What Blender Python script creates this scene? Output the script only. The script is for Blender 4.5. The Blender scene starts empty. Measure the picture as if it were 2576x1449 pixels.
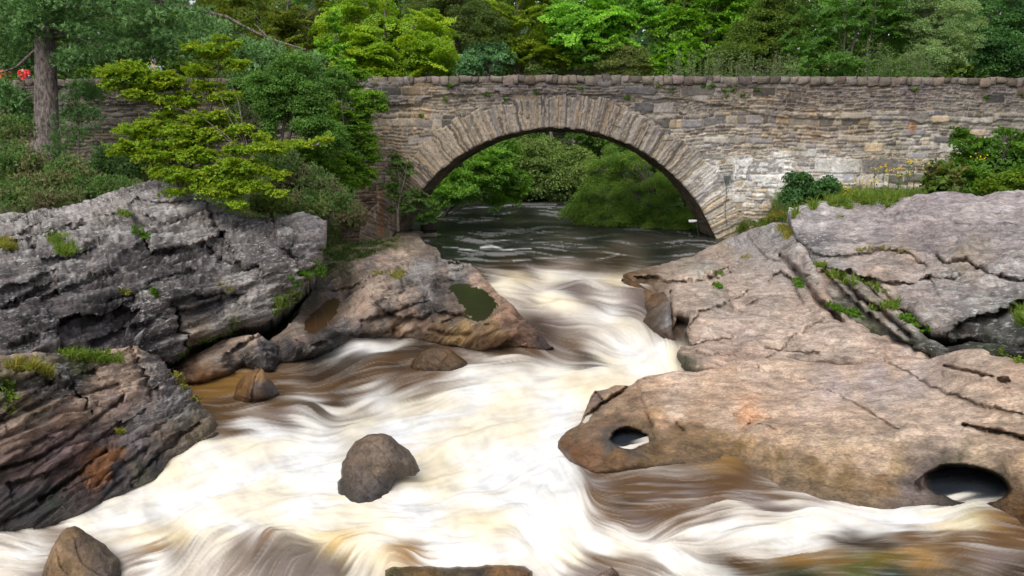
import bpy, math, random
import numpy as np
from mathutils import Vector
sc = bpy.context.scene
COL = sc.collection
F = 2004.0; CX = 1288.0; CY = 724.5
TH = math.radians(8.64); CT, ST = math.cos(TH), math.sin(TH)

# ------------------------------------------------------------------ camera maths
def dirs(px, py):
    X = (np.asarray(px, float) - CX) / F; U = (CY - np.asarray(py, float)) / F
    X, U = np.broadcast_arrays(X, U)
    return np.stack([X, CT + U * ST, -ST + U * CT], -1)
def tY(px, py, Y): return Y / dirs(px, py)[..., 1]
def tZ(px, py, z): return z / dirs(px, py)[..., 2]
def at(px, py, Y):                       # point seen at a pixel, at world distance Y
    d = dirs(px, py); return Vector(tuple(d * (Y / d[1])))
def atz(px, py, z):
    d = dirs(px, py); return Vector(tuple(d * (z / d[2])))
def proj(p):
    p = np.asarray(p, float)
    dep = p[..., 1] * CT - p[..., 2] * ST
    up = p[..., 1] * ST + p[..., 2] * CT
    return CX + F * p[..., 0] / dep, CY - F * up / dep

# ------------------------------------------------------------------ noise
def _h(ix, iy, iz, seed):
    M = np.uint32
    h = (ix.astype(np.int64) * 374761393 + iy.astype(np.int64) * 668265263 + iz.astype(np.int64) * 2147483647 + seed * 1442695041) & 0xffffffff
    h = h.astype(np.uint64)
    h = ((h ^ (h >> np.uint64(13))) * np.uint64(1274126177)) & np.uint64(0xffffffff)
    h = ((h ^ (h >> np.uint64(16))) * np.uint64(2246822519)) & np.uint64(0xffffffff)
    h = h ^ (h >> np.uint64(15))
    return (h & np.uint64(0xffffff)).astype(np.float64) / 16777215.0
def vn(p, seed=0):                       # value noise 0..1, p (...,3)
    p = np.asarray(p, float); i = np.floor(p); f = p - i; f = f * f * f * (f * (f * 6 - 15) + 10)
    x, y, z = i[..., 0], i[..., 1], i[..., 2]; fx, fy, fz = f[..., 0], f[..., 1], f[..., 2]
    def c(a, b, d): return _h(x + a, y + b, z + d, seed)
    x00 = c(0,0,0) * (1-fx) + c(1,0,0) * fx; x10 = c(0,1,0) * (1-fx) + c(1,1,0) * fx
    x01 = c(0,0,1) * (1-fx) + c(1,0,1) * fx; x11 = c(0,1,1) * (1-fx) + c(1,1,1) * fx
    return (x00 * (1-fy) + x10 * fy) * (1-fz) + (x01 * (1-fy) + x11 * fy) * fz
def fbm(p, oct=4, seed=0, gain=.5):      # -1..1 about
    a = 1.0; s = 0; n = 0; p = np.asarray(p, float)
    for k in range(oct):
        s = s + a * (vn(p, seed + k * 17) * 2 - 1); n += a; a *= gain; p = p * 2.03 + 7.7
    return s / n
def p3(x, y, z=0.0):
    x, y, z = np.broadcast_arrays(np.asarray(x, float), np.asarray(y, float), np.asarray(z, float)); return np.stack([x, y, z], -1)
def sstep(a, b, x):
    t = np.clip((x - a) / (b - a), 0, 1); return t * t * (3 - 2 * t)

# ------------------------------------------------------------------ 2-D tools
def inside(P, poly):
    x, y = P[:, 0], P[:, 1]; r = np.zeros(len(P), bool); n = len(poly); j = n - 1
    for i in range(n):
        xi, yi = poly[i]; xj, yj = poly[j]
        if yi != yj:
            r ^= ((yi > y) != (yj > y)) & (x < (xj - xi) * (y - yi) / (yj - yi) + xi)
        j = i
    return r
def polydist(P, line, closed=False):     # unsigned distance, signed side, param
    L = list(line) + ([line[0]] if closed else [])
    best = np.full(len(P), 1e9); sd = np.zeros(len(P)); near = np.zeros((len(P), 2)); end = np.zeros(len(P))
    for i in range(len(L) - 1):
        a = np.array(L[i], float)[:2]; b = np.array(L[i+1], float)[:2]; d = b - a; l2 = max(d @ d, 1e-9)
        u = np.clip(((P - a) @ d) / l2, 0, 1); q = a + u[:, None] * d; e = P - q
        dd = np.hypot(e[:, 0], e[:, 1]); m = dd < best
        best[m] = dd[m]; near[m] = q[m]
        s = np.sign(d[0] * e[:, 1] - d[1] * e[:, 0]); sd[m] = s[m]
        over = ((i == 0) & (u <= 0)) | ((i == len(L) - 2) & (u >= 1)); end[m] = over[m]
    return best, sd, near, end
def tps(ctrl, P, lam=1e-4):              # thin plate spline of values through (x, y, v)
    C = np.array(ctrl, float); X = C[:, :2] / 500; v = C[:, 2]; n = len(X)
    def U(r2): return np.where(r2 > 1e-12, r2 * np.log(r2 + 1e-12), 0)
    A = np.zeros((n + 3, n + 3)); d = X[:, None] - X[None]
    A[:n, :n] = U((d ** 2).sum(-1)) + lam * np.eye(n)
    A[:n, n] = 1; A[:n, n+1:] = X; A[n, :n] = 1; A[n+1:, :n] = X.T
    w = np.linalg.solve(A, np.concatenate([v, np.zeros(3)]))
    out = np.zeros(len(P)); Q = P / 500
    for k in range(n):
        out += w[k] * U(((Q - X[k]) ** 2).sum(-1))
    return out + w[n] + Q @ w[n+1:]
def shep(pts, P, soft=12.0, power=3.0, aniso=1.0):
    P = np.asarray(P, float); C = np.array([p[:2] for p in pts], float); V = np.array([p[2:] for p in pts], float)
    num = np.zeros((len(P), V.shape[1])); den = np.zeros(len(P))
    for c, v in zip(C, V):
        w = 1 / ((P[:, 0] - c[0]) ** 2 + ((P[:, 1] - c[1]) * aniso) ** 2 + soft * soft) ** (power / 2)
        num += w[:, None] * v; den += w
    return num / den[:, None]

# ------------------------------------------------------------------ mesh building
def mesh(name, V, Fq, mat=None, parent=None, smooth=True, attrs=None, loc=None, uv=None):
    V = np.asarray(V, np.float32).reshape(-1, 3)
    if loc is not None: V = V - np.asarray(loc, np.float32)
    me = bpy.data.meshes.new(name)
    if isinstance(Fq, np.ndarray):
        nf, k = Fq.shape
        me.vertices.add(len(V)); me.vertices.foreach_set('co', V.ravel())
        me.loops.add(nf * k); me.loops.foreach_set('vertex_index', Fq.astype(np.int32).ravel())
        me.polygons.add(nf); me.polygons.foreach_set('loop_start', np.arange(0, nf * k, k, dtype=np.int32))
        me.update(calc_edges=True)
    else:
        me.from_pydata([tuple(v) for v in V], [], [tuple(int(i) for i in f) for f in Fq]); me.update()
    me.polygons.foreach_set('use_smooth', np.full(len(me.polygons), smooth))
    if attrs:
        for an, (ty, dat) in attrs.items():
            at_ = me.attributes.new(an, ty, 'POINT')
            dat = np.asarray(dat, np.float32)
            if ty == 'FLOAT_COLOR':
                if dat.shape[1] == 3: dat = np.concatenate([dat, np.ones((len(dat), 1), np.float32)], 1)
                at_.data.foreach_set('color', dat.ravel())
            elif ty == 'FLOAT_VECTOR': at_.data.foreach_set('vector', dat.ravel())
            else: at_.data.foreach_set('value', dat.ravel())
    if mat: me.materials.append(mat)
    o = bpy.data.objects.new(name, me); COL.objects.link(o)
    if parent is not None: o.parent = parent
    elif loc is not None: o.location = tuple(loc)
    return o
def tag(o, label=None, cat=None, group=None, kind=None):
    if label: o['label'] = label
    if cat: o['category'] = cat
    if group: o['group'] = group
    if kind: o['kind'] = kind
    return o
def empty(name, loc, label, cat, group=None):
    o = bpy.data.objects.new(name, None); COL.objects.link(o); o.location = tuple(loc); o.empty_display_size = .2
    return tag(o, label, cat, group)
def tube_arr(pts, rad, n=7, wob=0.0, seed=0):
    pts = np.asarray(pts, float); m = len(pts); rad = np.broadcast_to(np.asarray(rad, float), (m,))
    T = np.gradient(pts, axis=0); T /= np.linalg.norm(T, axis=1)[:, None] + 1e-9
    ref = np.array([0.31, 0.17, 0.93]) if abs(T[0, 2]) < .9 else np.array([0.95, .2, .1])
    A = np.cross(T, ref); A /= np.linalg.norm(A, axis=1)[:, None] + 1e-9; B = np.cross(T, A)
    ang = np.linspace(0, 2 * math.pi, n, endpoint=False)
    R = rad[:, None] * (1 + wob * (np.random.RandomState(seed).rand(m, n) - .5))
    V = pts[:, None] + R[..., None] * (np.cos(ang)[None, :, None] * A[:, None] + np.sin(ang)[None, :, None] * B[:, None])
    i = np.arange(m - 1)[:, None] * n; j = np.arange(n)[None]; k = (j + 1) % n
    Q = np.stack([i + j, i + k, i + n + k, i + n + j], -1).reshape(-1, 4)
    return V.reshape(-1, 3), Q
class MB:
    def __init__(s): s.V = []; s.Q = []; s.C = []; s.n = 0
    def add(s, V, Q, col=None):
        s.V.append(V); s.Q.append(np.asarray(Q) + s.n); s.n += len(V)
        if col is not None: s.C.append(np.broadcast_to(np.asarray(col, float), (len(V), 3)))
        return s
    def tube(s, pts, rad, n=7, wob=0.0, seed=0, col=None): return s.add(*tube_arr(pts, rad, n, wob, seed), col=col)
    def build(s, name, mat, parent=None, loc=None, smooth=True):
        at_ = {'col': ('FLOAT_COLOR', np.concatenate(s.C))} if s.C else None
        return mesh(name, np.concatenate(s.V), np.concatenate(s.Q), mat, parent, smooth, at_, loc)
def box_arr(c, s, rz=0.0):
    x, y, z = [v / 2 for v in s]
    V = np.array([[-x,-y,-z],[x,-y,-z],[x,y,-z],[-x,y,-z],[-x,-y,z],[x,-y,z],[x,y,z],[-x,y,z]])
    cr, sr = math.cos(rz), math.sin(rz); V = V @ np.array([[cr, sr, 0], [-sr, cr, 0], [0, 0, 1]]) + np.array(c)
    return V, np.array([[0,3,2,1],[4,5,6,7],[0,1,5,4],[1,2,6,5],[2,3,7,6],[3,0,4,7]])

# ------------------------------------------------------------------ materials
def newmat(name):
    m = bpy.data.materials.new(name); m.use_nodes = True; nt = m.node_tree; nt.nodes.clear()
    out = nt.nodes.new('ShaderNodeOutputMaterial'); return m, nt, out
def N(nt, ty, **kw):
    n = nt.nodes.new(ty)
    for k, v in kw.items():
        if k in n.inputs.keys(): n.inputs[k].default_value = v
        else: setattr(n, k, v)
    return n
def L(nt, a, b): nt.links.new(a, b)
def coord(nt, scale=(1, 1, 1), rot=(0, 0, 0)):
    g = N(nt, 'ShaderNodeNewGeometry'); mp = N(nt, 'ShaderNodeMapping'); mp.inputs['Scale'].default_value = scale; mp.inputs['Rotation'].default_value = rot
    L(nt, g.outputs['Position'], mp.inputs['Vector']); return mp.outputs['Vector']
def noise(nt, vec, scale, detail=5, rough=.6):
    n = N(nt, 'ShaderNodeTexNoise'); n.inputs['Scale'].default_value = scale; n.inputs['Detail'].default_value = detail; n.inputs['Roughness'].default_value = rough
    L(nt, vec, n.inputs['Vector']); return n.outputs['Fac']
def ramp(nt, fac, a, b, va=0.0, vb=1.0):
    n = N(nt, 'ShaderNodeMapRange'); n.inputs['From Min'].default_value = a; n.inputs['From Max'].default_value = b
    n.inputs['To Min'].default_value = va; n.inputs['To Max'].default_value = vb; L(nt, fac, n.inputs['Value']); return n.outputs['Result']
def mth(nt, op, a, b):
    n = N(nt, 'ShaderNodeMath'); n.operation = op
    for i, v in enumerate((a, b)):
        if isinstance(v, (int, float)): n.inputs[i].default_value = v
        else: L(nt, v, n.inputs[i])
    return n.outputs[0]
def mixc(nt, fac, a, b, mode='MIX'):
    n = N(nt, 'ShaderNodeMix'); n.data_type = 'RGBA'; n.blend_type = mode
    if isinstance(fac, (int, float)): n.inputs[0].default_value = fac
    else: L(nt, fac, n.inputs[0])
    for i, v in ((6, a), (7, b)):
        if isinstance(v, tuple): n.inputs[i].default_value = v + (1,) if len(v) == 3 else v
        else: L(nt, v, n.inputs[i])
    return n.outputs[2]
def attr(nt, name, out='Color'): return N(nt, 'ShaderNodeAttribute', attribute_name=name).outputs[out]

def mat_rock():
    m, nt, out = newmat('rock'); b = N(nt, 'ShaderNodeBsdfPrincipled')
    c = attr(nt, 'col'); wet = attr(nt, 'wet', 'Fac'); lich = attr(nt, 'lich', 'Fac')
    v = coord(nt); sv = attr(nt, 'sco', 'Vector')
    n1 = noise(nt, sv, 5, 6, .7); n2 = noise(nt, sv, 26, 4, .7); n3 = noise(nt, v, 2.2, 4, .6)
    k = mth(nt, 'MULTIPLY', ramp(nt, n1, .32, .68, .55, 1.45), ramp(nt, n2, .32, .68, .62, 1.38))
    kk = N(nt, 'ShaderNodeCombineColor'); [L(nt, k, kk.inputs[i]) for i in range(3)]
    c2 = mixc(nt, 1.0, c, kk.outputs[0], 'MULTIPLY')
    warm = mixc(nt, ramp(nt, n3, .35, .65, 0, .2), c2, mixc(nt, 1.0, c2, (1.25, .95, .72), 'MULTIPLY'))
    # lichen spots
    vor = N(nt, 'ShaderNodeTexVoronoi'); vor.inputs['Scale'].default_value = 16
    wv = N(nt, 'ShaderNodeVectorMath'); wv.operation = 'ADD'; L(nt, v, wv.inputs[0])
    nn = N(nt, 'ShaderNodeTexNoise'); nn.inputs['Scale'].default_value = 20; L(nt, v, nn.inputs['Vector'])
    sc_ = N(nt, 'ShaderNodeVectorMath'); sc_.operation = 'SCALE'; sc_.inputs['Scale'].default_value = .12; L(nt, nn.outputs['Color'], sc_.inputs[0]); L(nt, sc_.outputs[0], wv.inputs[1])
    L(nt, wv.outputs[0], vor.inputs['Vector'])
    spot = ramp(nt, mth(nt, 'ADD', mth(nt, 'SUBTRACT', .28, vor.outputs['Distance']), mth(nt, 'MULTIPLY', mth(nt, 'SUBTRACT', n3, .62), 1.1)), 0, .12)
    patch = ramp(nt, noise(nt, sv, 6, 8, .78), .56, .61)
    lf = mth(nt, 'MULTIPLY', mth(nt, 'MAXIMUM', spot, patch), lich)
    c3 = mixc(nt, lf, warm, (.50, .52, .49))
    L(nt, c3, b.inputs['Base Color'])
    L(nt, ramp(nt, wet, 0, 1, .85, .22), b.inputs['Roughness'])
    b.inputs['Specular IOR Level'].default_value = .35
    bp = N(nt, 'ShaderNodeBump'); bp.inputs['Strength'].default_value = .9; bp.inputs['Distance'].default_value = .045
    L(nt, mth(nt, 'ADD', n1, mth(nt, 'MULTIPLY', n2, .5)), bp.inputs['Height']); L(nt, bp.outputs[0], b.inputs['Normal'])
    L(nt, b.outputs[0], out.inputs[0]); return m
def mat_wall():
    m, nt, out = newmat('masonry'); b = N(nt, 'ShaderNodeBsdfPrincipled'); c = attr(nt, 'col'); v = coord(nt)
    n1 = noise(nt, v, 5, 6, .7); n2 = noise(nt, v, 22, 4, .7)
    k = mth(nt, 'MULTIPLY', ramp(nt, n1, .3, .7, .7, 1.3), ramp(nt, n2, .3, .7, .65, 1.35))
    kk = N(nt, 'ShaderNodeCombineColor'); [L(nt, k, kk.inputs[i]) for i in range(3)]
    c2 = mixc(nt, 1.0, c, kk.outputs[0], 'MULTIPLY')
    sp = ramp(nt, noise(nt, v, 9, 8, .8), .64, .70)
    L(nt, mixc(nt, mth(nt, 'MULTIPLY', sp, .6), c2, (.5, .5, .47)), b.inputs['Base Color'])
    b.inputs['Roughness'].default_value = .9; b.inputs['Specular IOR Level'].default_value = .2
    bp = N(nt, 'ShaderNodeBump'); bp.inputs['Strength'].default_value = .6; bp.inputs['Distance'].default_value = .03
    L(nt, n2, bp.inputs['Height']); L(nt, bp.outputs[0], b.inputs['Normal']); L(nt, b.outputs[0], out.inputs[0]); return m
def mat_leaf(name, trans=.42, rough=.5, spec=.3):
    m, nt, out = newmat(name); b = N(nt, 'ShaderNodeBsdfPrincipled'); c = attr(nt, 'col')
    L(nt, c, b.inputs['Base Color']); b.inputs['Roughness'].default_value = rough; b.inputs['Specular IOR Level'].default_value = spec
    t = N(nt, 'ShaderNodeBsdfTranslucent'); L(nt, mixc(nt, 1.0, c, (1.25, 1.3, .6), 'MULTIPLY'), t.inputs['Color'])
    mx = N(nt, 'ShaderNodeMixShader'); mx.inputs[0].default_value = trans; L(nt, b.outputs[0], mx.inputs[1]); L(nt, t.outputs[0], mx.inputs[2])
    L(nt, mx.outputs[0], out.inputs[0]); return m
def mat_bark(name, c1, c2, scale=(6, 6, 1.5)):
    m, nt, out = newmat(name); b = N(nt, 'ShaderNodeBsdfPrincipled'); v = coord(nt, scale)
    n = noise(nt, v, 3, 6, .7)
    L(nt, mixc(nt, ramp(nt, n, .38, .62), c1, c2), b.inputs['Base Color']); b.inputs['Roughness'].default_value = .9
    bp = N(nt, 'ShaderNodeBump'); bp.inputs['Distance'].default_value = .10; bp.inputs['Strength'].default_value = 1.0; L(nt, n, bp.inputs['Height']); L(nt, bp.outputs[0], b.inputs['Normal'])
    L(nt, b.outputs[0], out.inputs[0]); return m
def mat_plain(name, col, rough=.8, metal=0.0, nscale=30, var=.3):
    m, nt, out = newmat(name); b = N(nt, 'ShaderNodeBsdfPrincipled'); v = coord(nt); n = noise(nt, v, nscale, 4)
    k = ramp(nt, n, .3, .7, 1 - var, 1 + var); kk = N(nt, 'ShaderNodeCombineColor'); [L(nt, k, kk.inputs[i]) for i in range(3)]
    L(nt, mixc(nt, 1.0, tuple(col), kk.outputs[0], 'MULTIPLY'), b.inputs['Base Color']); b.inputs['Roughness'].default_value = rough; b.inputs['Metallic'].default_value = metal
    L(nt, b.outputs[0], out.inputs[0]); return m
def mat_water(name='water', ior=1.33, refl=.34, bs=.35):
    m, nt, out = newmat(name); c = attr(nt, 'col'); fo = attr(nt, 'foam', 'Fac'); v = coord(nt, (1.0, 2.2, 1)); n = noise(nt, v, 2.6, 4, .6)
    bp = N(nt, 'ShaderNodeBump'); bp.inputs['Distance'].default_value = .05; L(nt, ramp(nt, fo, 0, .5, bs, .05), bp.inputs['Strength']); L(nt, n, bp.inputs['Height'])
    d = N(nt, 'ShaderNodeBsdfDiffuse'); L(nt, c, d.inputs['Color']); L(nt, bp.outputs[0], d.inputs['Normal'])
    g = N(nt, 'ShaderNodeBsdfGlossy'); g.inputs['Color'].default_value = (1, 1, 1, 1); L(nt, ramp(nt, fo, 0, .6, .16, .6), g.inputs['Roughness']); L(nt, bp.outputs[0], g.inputs['Normal'])
    f = N(nt, 'ShaderNodeFresnel'); f.inputs['IOR'].default_value = ior; L(nt, bp.outputs[0], f.inputs['Normal'])
    mx = N(nt, 'ShaderNodeMixShader'); L(nt, mth(nt, 'MULTIPLY', f.outputs[0], ramp(nt, fo, 0, .6, refl, .08)), mx.inputs[0]); L(nt, d.outputs[0], mx.inputs[1]); L(nt, g.outputs[0], mx.inputs[2]); L(nt, mx.outputs[0], out.inputs[0]); return m
ROCK = mat_rock(); WALL = mat_wall(); WATER = mat_water(); STILL = mat_water('still_water', 1.33, .8, .10)
LEAF = mat_leaf('leaf'); NEEDLE = mat_leaf('needle', .15, .6, .2); GRASS = mat_leaf('grass_blade', .4, .6, .2)
BARK = mat_bark('bark', (.05, .04, .035), (.27, .22, .20), (5, 5, 1.6)); BARKD = mat_bark('dark_bark', (.03, .025, .02), (.09, .07, .055)); TWIG = mat_bark('pale_twig', (.09, .075, .055), (.22, .185, .15))
# ------------------------------------------------------------------ river
WCT = [(900,512,-2.6),(1288,512,-2.6),(1750,512,-2.6),(900,600,-2.6),(1288,600,-2.6),(1750,600,-2.6),(1000,650,-2.62),(1250,655,-2.62),(1500,655,-2.62),(1800,655,-2.62),
 (1300,700,-2.74),(1500,735,-2.8),(1650,760,-2.86),(1400,770,-2.92),(1520,800,-2.98),(1640,850,-3.08),(1500,880,-3.24),(1660,930,-3.24),(1560,940,-3.34),
 (1380,850,-3.3),(1250,890,-3.38),(1000,880,-3.42),(760,900,-3.42),(620,950,-3.44),(500,1000,-3.46),(1300,950,-3.42),(1000,1040,-3.5),(1300,1100,-3.52),(700,1080,-3.52),(1450,1050,-3.48),
 (1200,1200,-3.58),(700,1200,-3.62),(1400,1180,-3.5),(1180,1290,-3.64),(400,1290,-3.76),(250,1335,-3.8),(0,1345,-3.85),(-150,1350,-3.9),(450,850,-3.3),(0,900,-3.3),(-150,900,-3.3),(-100,1100,-3.6),(200,1100,-3.55),
 (400,1355,-3.74),(560,1322,-3.68),(660,1302,-3.62),(780,1330,-3.66),(900,1372,-3.70),(1040,1402,-3.74),(1200,1405,-3.76),
 (660,1449,-3.98),(500,1449,-3.98),(850,1449,-3.96),(1000,1449,-3.9),(1250,1449,-3.9),(300,1430,-3.95),(0,1449,-4.05),(-150,1500,-4.15),(660,1500,-4.12),(1100,1500,-4.05),
 (1460,1170,-3.42),(1560,1180,-3.36),(1500,1260,-3.50),(1600,1300,-3.5),(1480,1330,-3.68),(1700,1160,-3.24),(1850,1190,-3.16),(1850,1290,-3.36),(2050,1240,-3.16),(2100,1300,-3.24),(2330,1260,-3.08),(2500,1270,-2.99),
 (2400,1310,-3.08),(2250,1340,-3.2),(2000,1370,-3.42),(1850,1400,-3.58),(1700,1400,-3.7),(1600,1449,-3.9),(1800,1449,-3.86),(2000,1449,-3.72),(2250,1430,-3.45),(2500,1400,-3.22),(2700,1350,-3.05),(2700,1500,-3.35),(2000,1500,-3.95),
 (2600,1150,-2.95),(2300,1100,-3.1),(1900,1050,-3.3),(1750,700,-2.75),(1900,850,-3.2)]
_w = [(p[0], p[1], 1 / float(tZ(p[0], p[1], p[2]))) for p in WCT]
def tw(px, py):
    px, py = np.broadcast_arrays(np.asarray(px, float), np.asarray(py, float))
    return 1 / tps(_w, np.stack([px.ravel(), py.ravel()], 1)).reshape(px.shape)

STROKES = [([(1155,627),(1200,630),(1290,629)],3.0,.95),([(1210,624),(1240,621),(1262,625)],2.5,.8),([(1290,628),(1335,626)],2,.7),([(1115,622),(1150,622)],2,.5),([(1225,606),(1300,606),(1340,603)],1.5,.35),([(1235,518),(1400,514)],1.5,.35),([(1160,525),(1230,519)],1.5,.3),([(1340,585),(1420,592)],1.5,.25),([(1400,572),(1450,576)],1.5,.25),([(1150,560),(1230,556)],1.5,.15),([(1340,612),(1440,608)],1.5,.25),([(1290,655),(1380,648),(1440,645)],2,.35),([(1500,650),(1560,640)],2,.3)]
def build_river():
    st = 2.6; xs = np.arange(-60, 2640, st); ys = np.arange(506, 1475, st)
    X, Y = np.meshgrid(xs, ys); P = np.stack([X.ravel(), Y.ravel()], 1); H, W_ = X.shape
    T = tw(X, Y); D = dirs(X, Y)
    pos = D * T[..., None]
    # flow direction (image angle), double-angle blended
    fl = [(1150,530,1,.02),(1500,530,1,0),(1300,580,1,.02),(1650,600,1,.05),(1250,630,1,.0),(1400,660,1,.1),(1560,670,1,.12),(1300,700,1,.2),(1450,705,1,.12),(1600,720,1,.5),(1330,760,1,.5),(1450,740,1,-.15),(1560,745,1,.25),
      (1420,800,1,-.2),(1550,790,1,.5),(1640,830,.5,1),(1500,860,1,.5),(1660,900,.2,1),(1600,930,-1,.1),(1450,930,1,-.05),(1300,950,-1,.12),(1380,850,1,.5),(1100,960,-1,.3),(950,1010,-1,.4),(1200,890,1,.12),(1000,870,1,-.12),(850,890,1,-.3),
      (700,980,1,-.1),(560,1010,1,-.1),(760,1060,1,.3),(1300,1050,-1,.35),(1500,1000,-1,.15),(900,1080,-1,.35),(600,1150,-1,.45),(1100,1180,-1,.35),(1000,1280,1,.05),(700,1270,-1,.3),(400,1280,-1,.5),(280,1340,-1,.35),(1300,1180,-1,.6),(1420,1230,.3,1),
      (1380,1330,.5,.7),(1550,1350,1,.5),(1700,1420,1,.75),(1200,1350,-1,.1),(1550,1170,-1,.18),(1750,1130,1,-.2),(1900,1160,1,.55),(2100,1220,1,.35),(1700,1200,1,.03),(1900,1250,1,.06),(1600,1260,1,.0),(2200,1290,1,.0),(2400,1290,1,-.25),(2000,1320,1,-.18),(1800,1330,1,-.3),
      (1650,1330,-.8,.5),(2200,1370,1,.05),(2500,1340,1,.15),(2450,1420,1,.3),(2000,1430,1,-.1),(660,1400,-.45,1),(500,1400,-.6,1),(820,1400,-.75,1),(580,1330,-1,.4),(950,1420,-.6,1),(360,1400,-1,.3),(150,1380,1,.1),(30,1370,1,.12),(60,1430,1,-.15),(1000,1400,1,.4),(1600,1400,1,.3),(780,1340,1,.3)]
    A = [(p[0], p[1], math.cos(2 * math.atan2(p[3], p[2])), math.sin(2 * math.atan2(p[3], p[2]))) for p in fl]
    sub = (slice(None, None, 4), slice(None, None, 4)); Ps = np.stack([X[sub].ravel(), Y[sub].ravel()], 1)
    a = shep(A, Ps, soft=25, power=3.5); an = (np.arctan2(a[:, 1], a[:, 0]) / 2).reshape(X[sub].shape)
    an = np.repeat(np.repeat(np.cos(2*an), 4, 0), 4, 1)[:H, :W_] + 1j * np.repeat(np.repeat(np.sin(2*an), 4, 0), 4, 1)[:H, :W_]
    k = np.ones(9) / 9                      # smooth the direction field
    for ax in (0, 1): an = np.apply_along_axis(lambda r: np.convolve(np.pad(r, 4, mode='edge'), k, 'valid'), ax, an)
    calm_r = sstep(1440, 1500, X) * sstep(1130, 1170, Y)
    ang = np.angle(an) / 2 + (.38 - .26 * calm_r) * fbm(p3(X / 75, Y / 48), 3, 55)
    def lic(src, n, stepc, raw=False):
        acc = src.copy(); wsum = 1.0
        gi, gj = np.meshgrid(np.arange(H, dtype=float), np.arange(W_, dtype=float), indexing='ij')
        for sg in (1, -1):
            ci, cj = gi.copy(), gj.copy(); pdx = np.cos(ang) * sg; pdy = np.sin(ang) * sg
            for s in range(n):
                ci += pdy * stepc; cj += pdx * stepc
                ii = np.clip(np.rint(ci), 0, H - 1).astype(int); jj = np.clip(np.rint(cj), 0, W_ - 1).astype(int)
                w = 1 - s / n; acc += src[ii, jj] * w; wsum += w
                dx, dy = np.cos(ang[ii, jj]), np.sin(ang[ii, jj]); fl_ = np.where(dx * pdx + dy * pdy < 0, -1, 1); pdx, pdy = dx * fl_, dy * fl_
        o = acc / wsum; return o if raw else (o - o.mean()) / o.std()
    sc_px = np.clip((Y - 420) / 600, .12, 1.4)          # streaks get finer with distance
    ln = np.log(np.clip(T, 6, 90))
    fine = lic(vn(p3(X / 5.0, Y / 3.6), 3), 26, 1.0)
    mid = lic(vn(p3(X / 16, Y / 10), 5), 16, 1.6)
    big = lic(vn(p3(X / 46, Y / 30), 9) + .3 * vn(p3(X / 20, Y / 12), 11), 12, 2.2)
    soft = lic(vn(p3(X / 90, Y / 60), 21), 14, 3.0)
    # foam and colour: r g b foam
    Wh=(.67,.67,.665,1); Cr=(.65,.59,.47,1); Cd=(.55,.45,.28,.9); Br=(.085,.045,.018,.10); Bd=(.03,.018,.01,.05); Kk=(.008,.010,.008,0); Gr=(.42,.38,.33,.5); Gd=(.20,.16,.13,.25); Am=(.20,.11,.03,.08); Wg=(.60,.59,.57,.9); Bl=(.13,.10,.09,.15)
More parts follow.
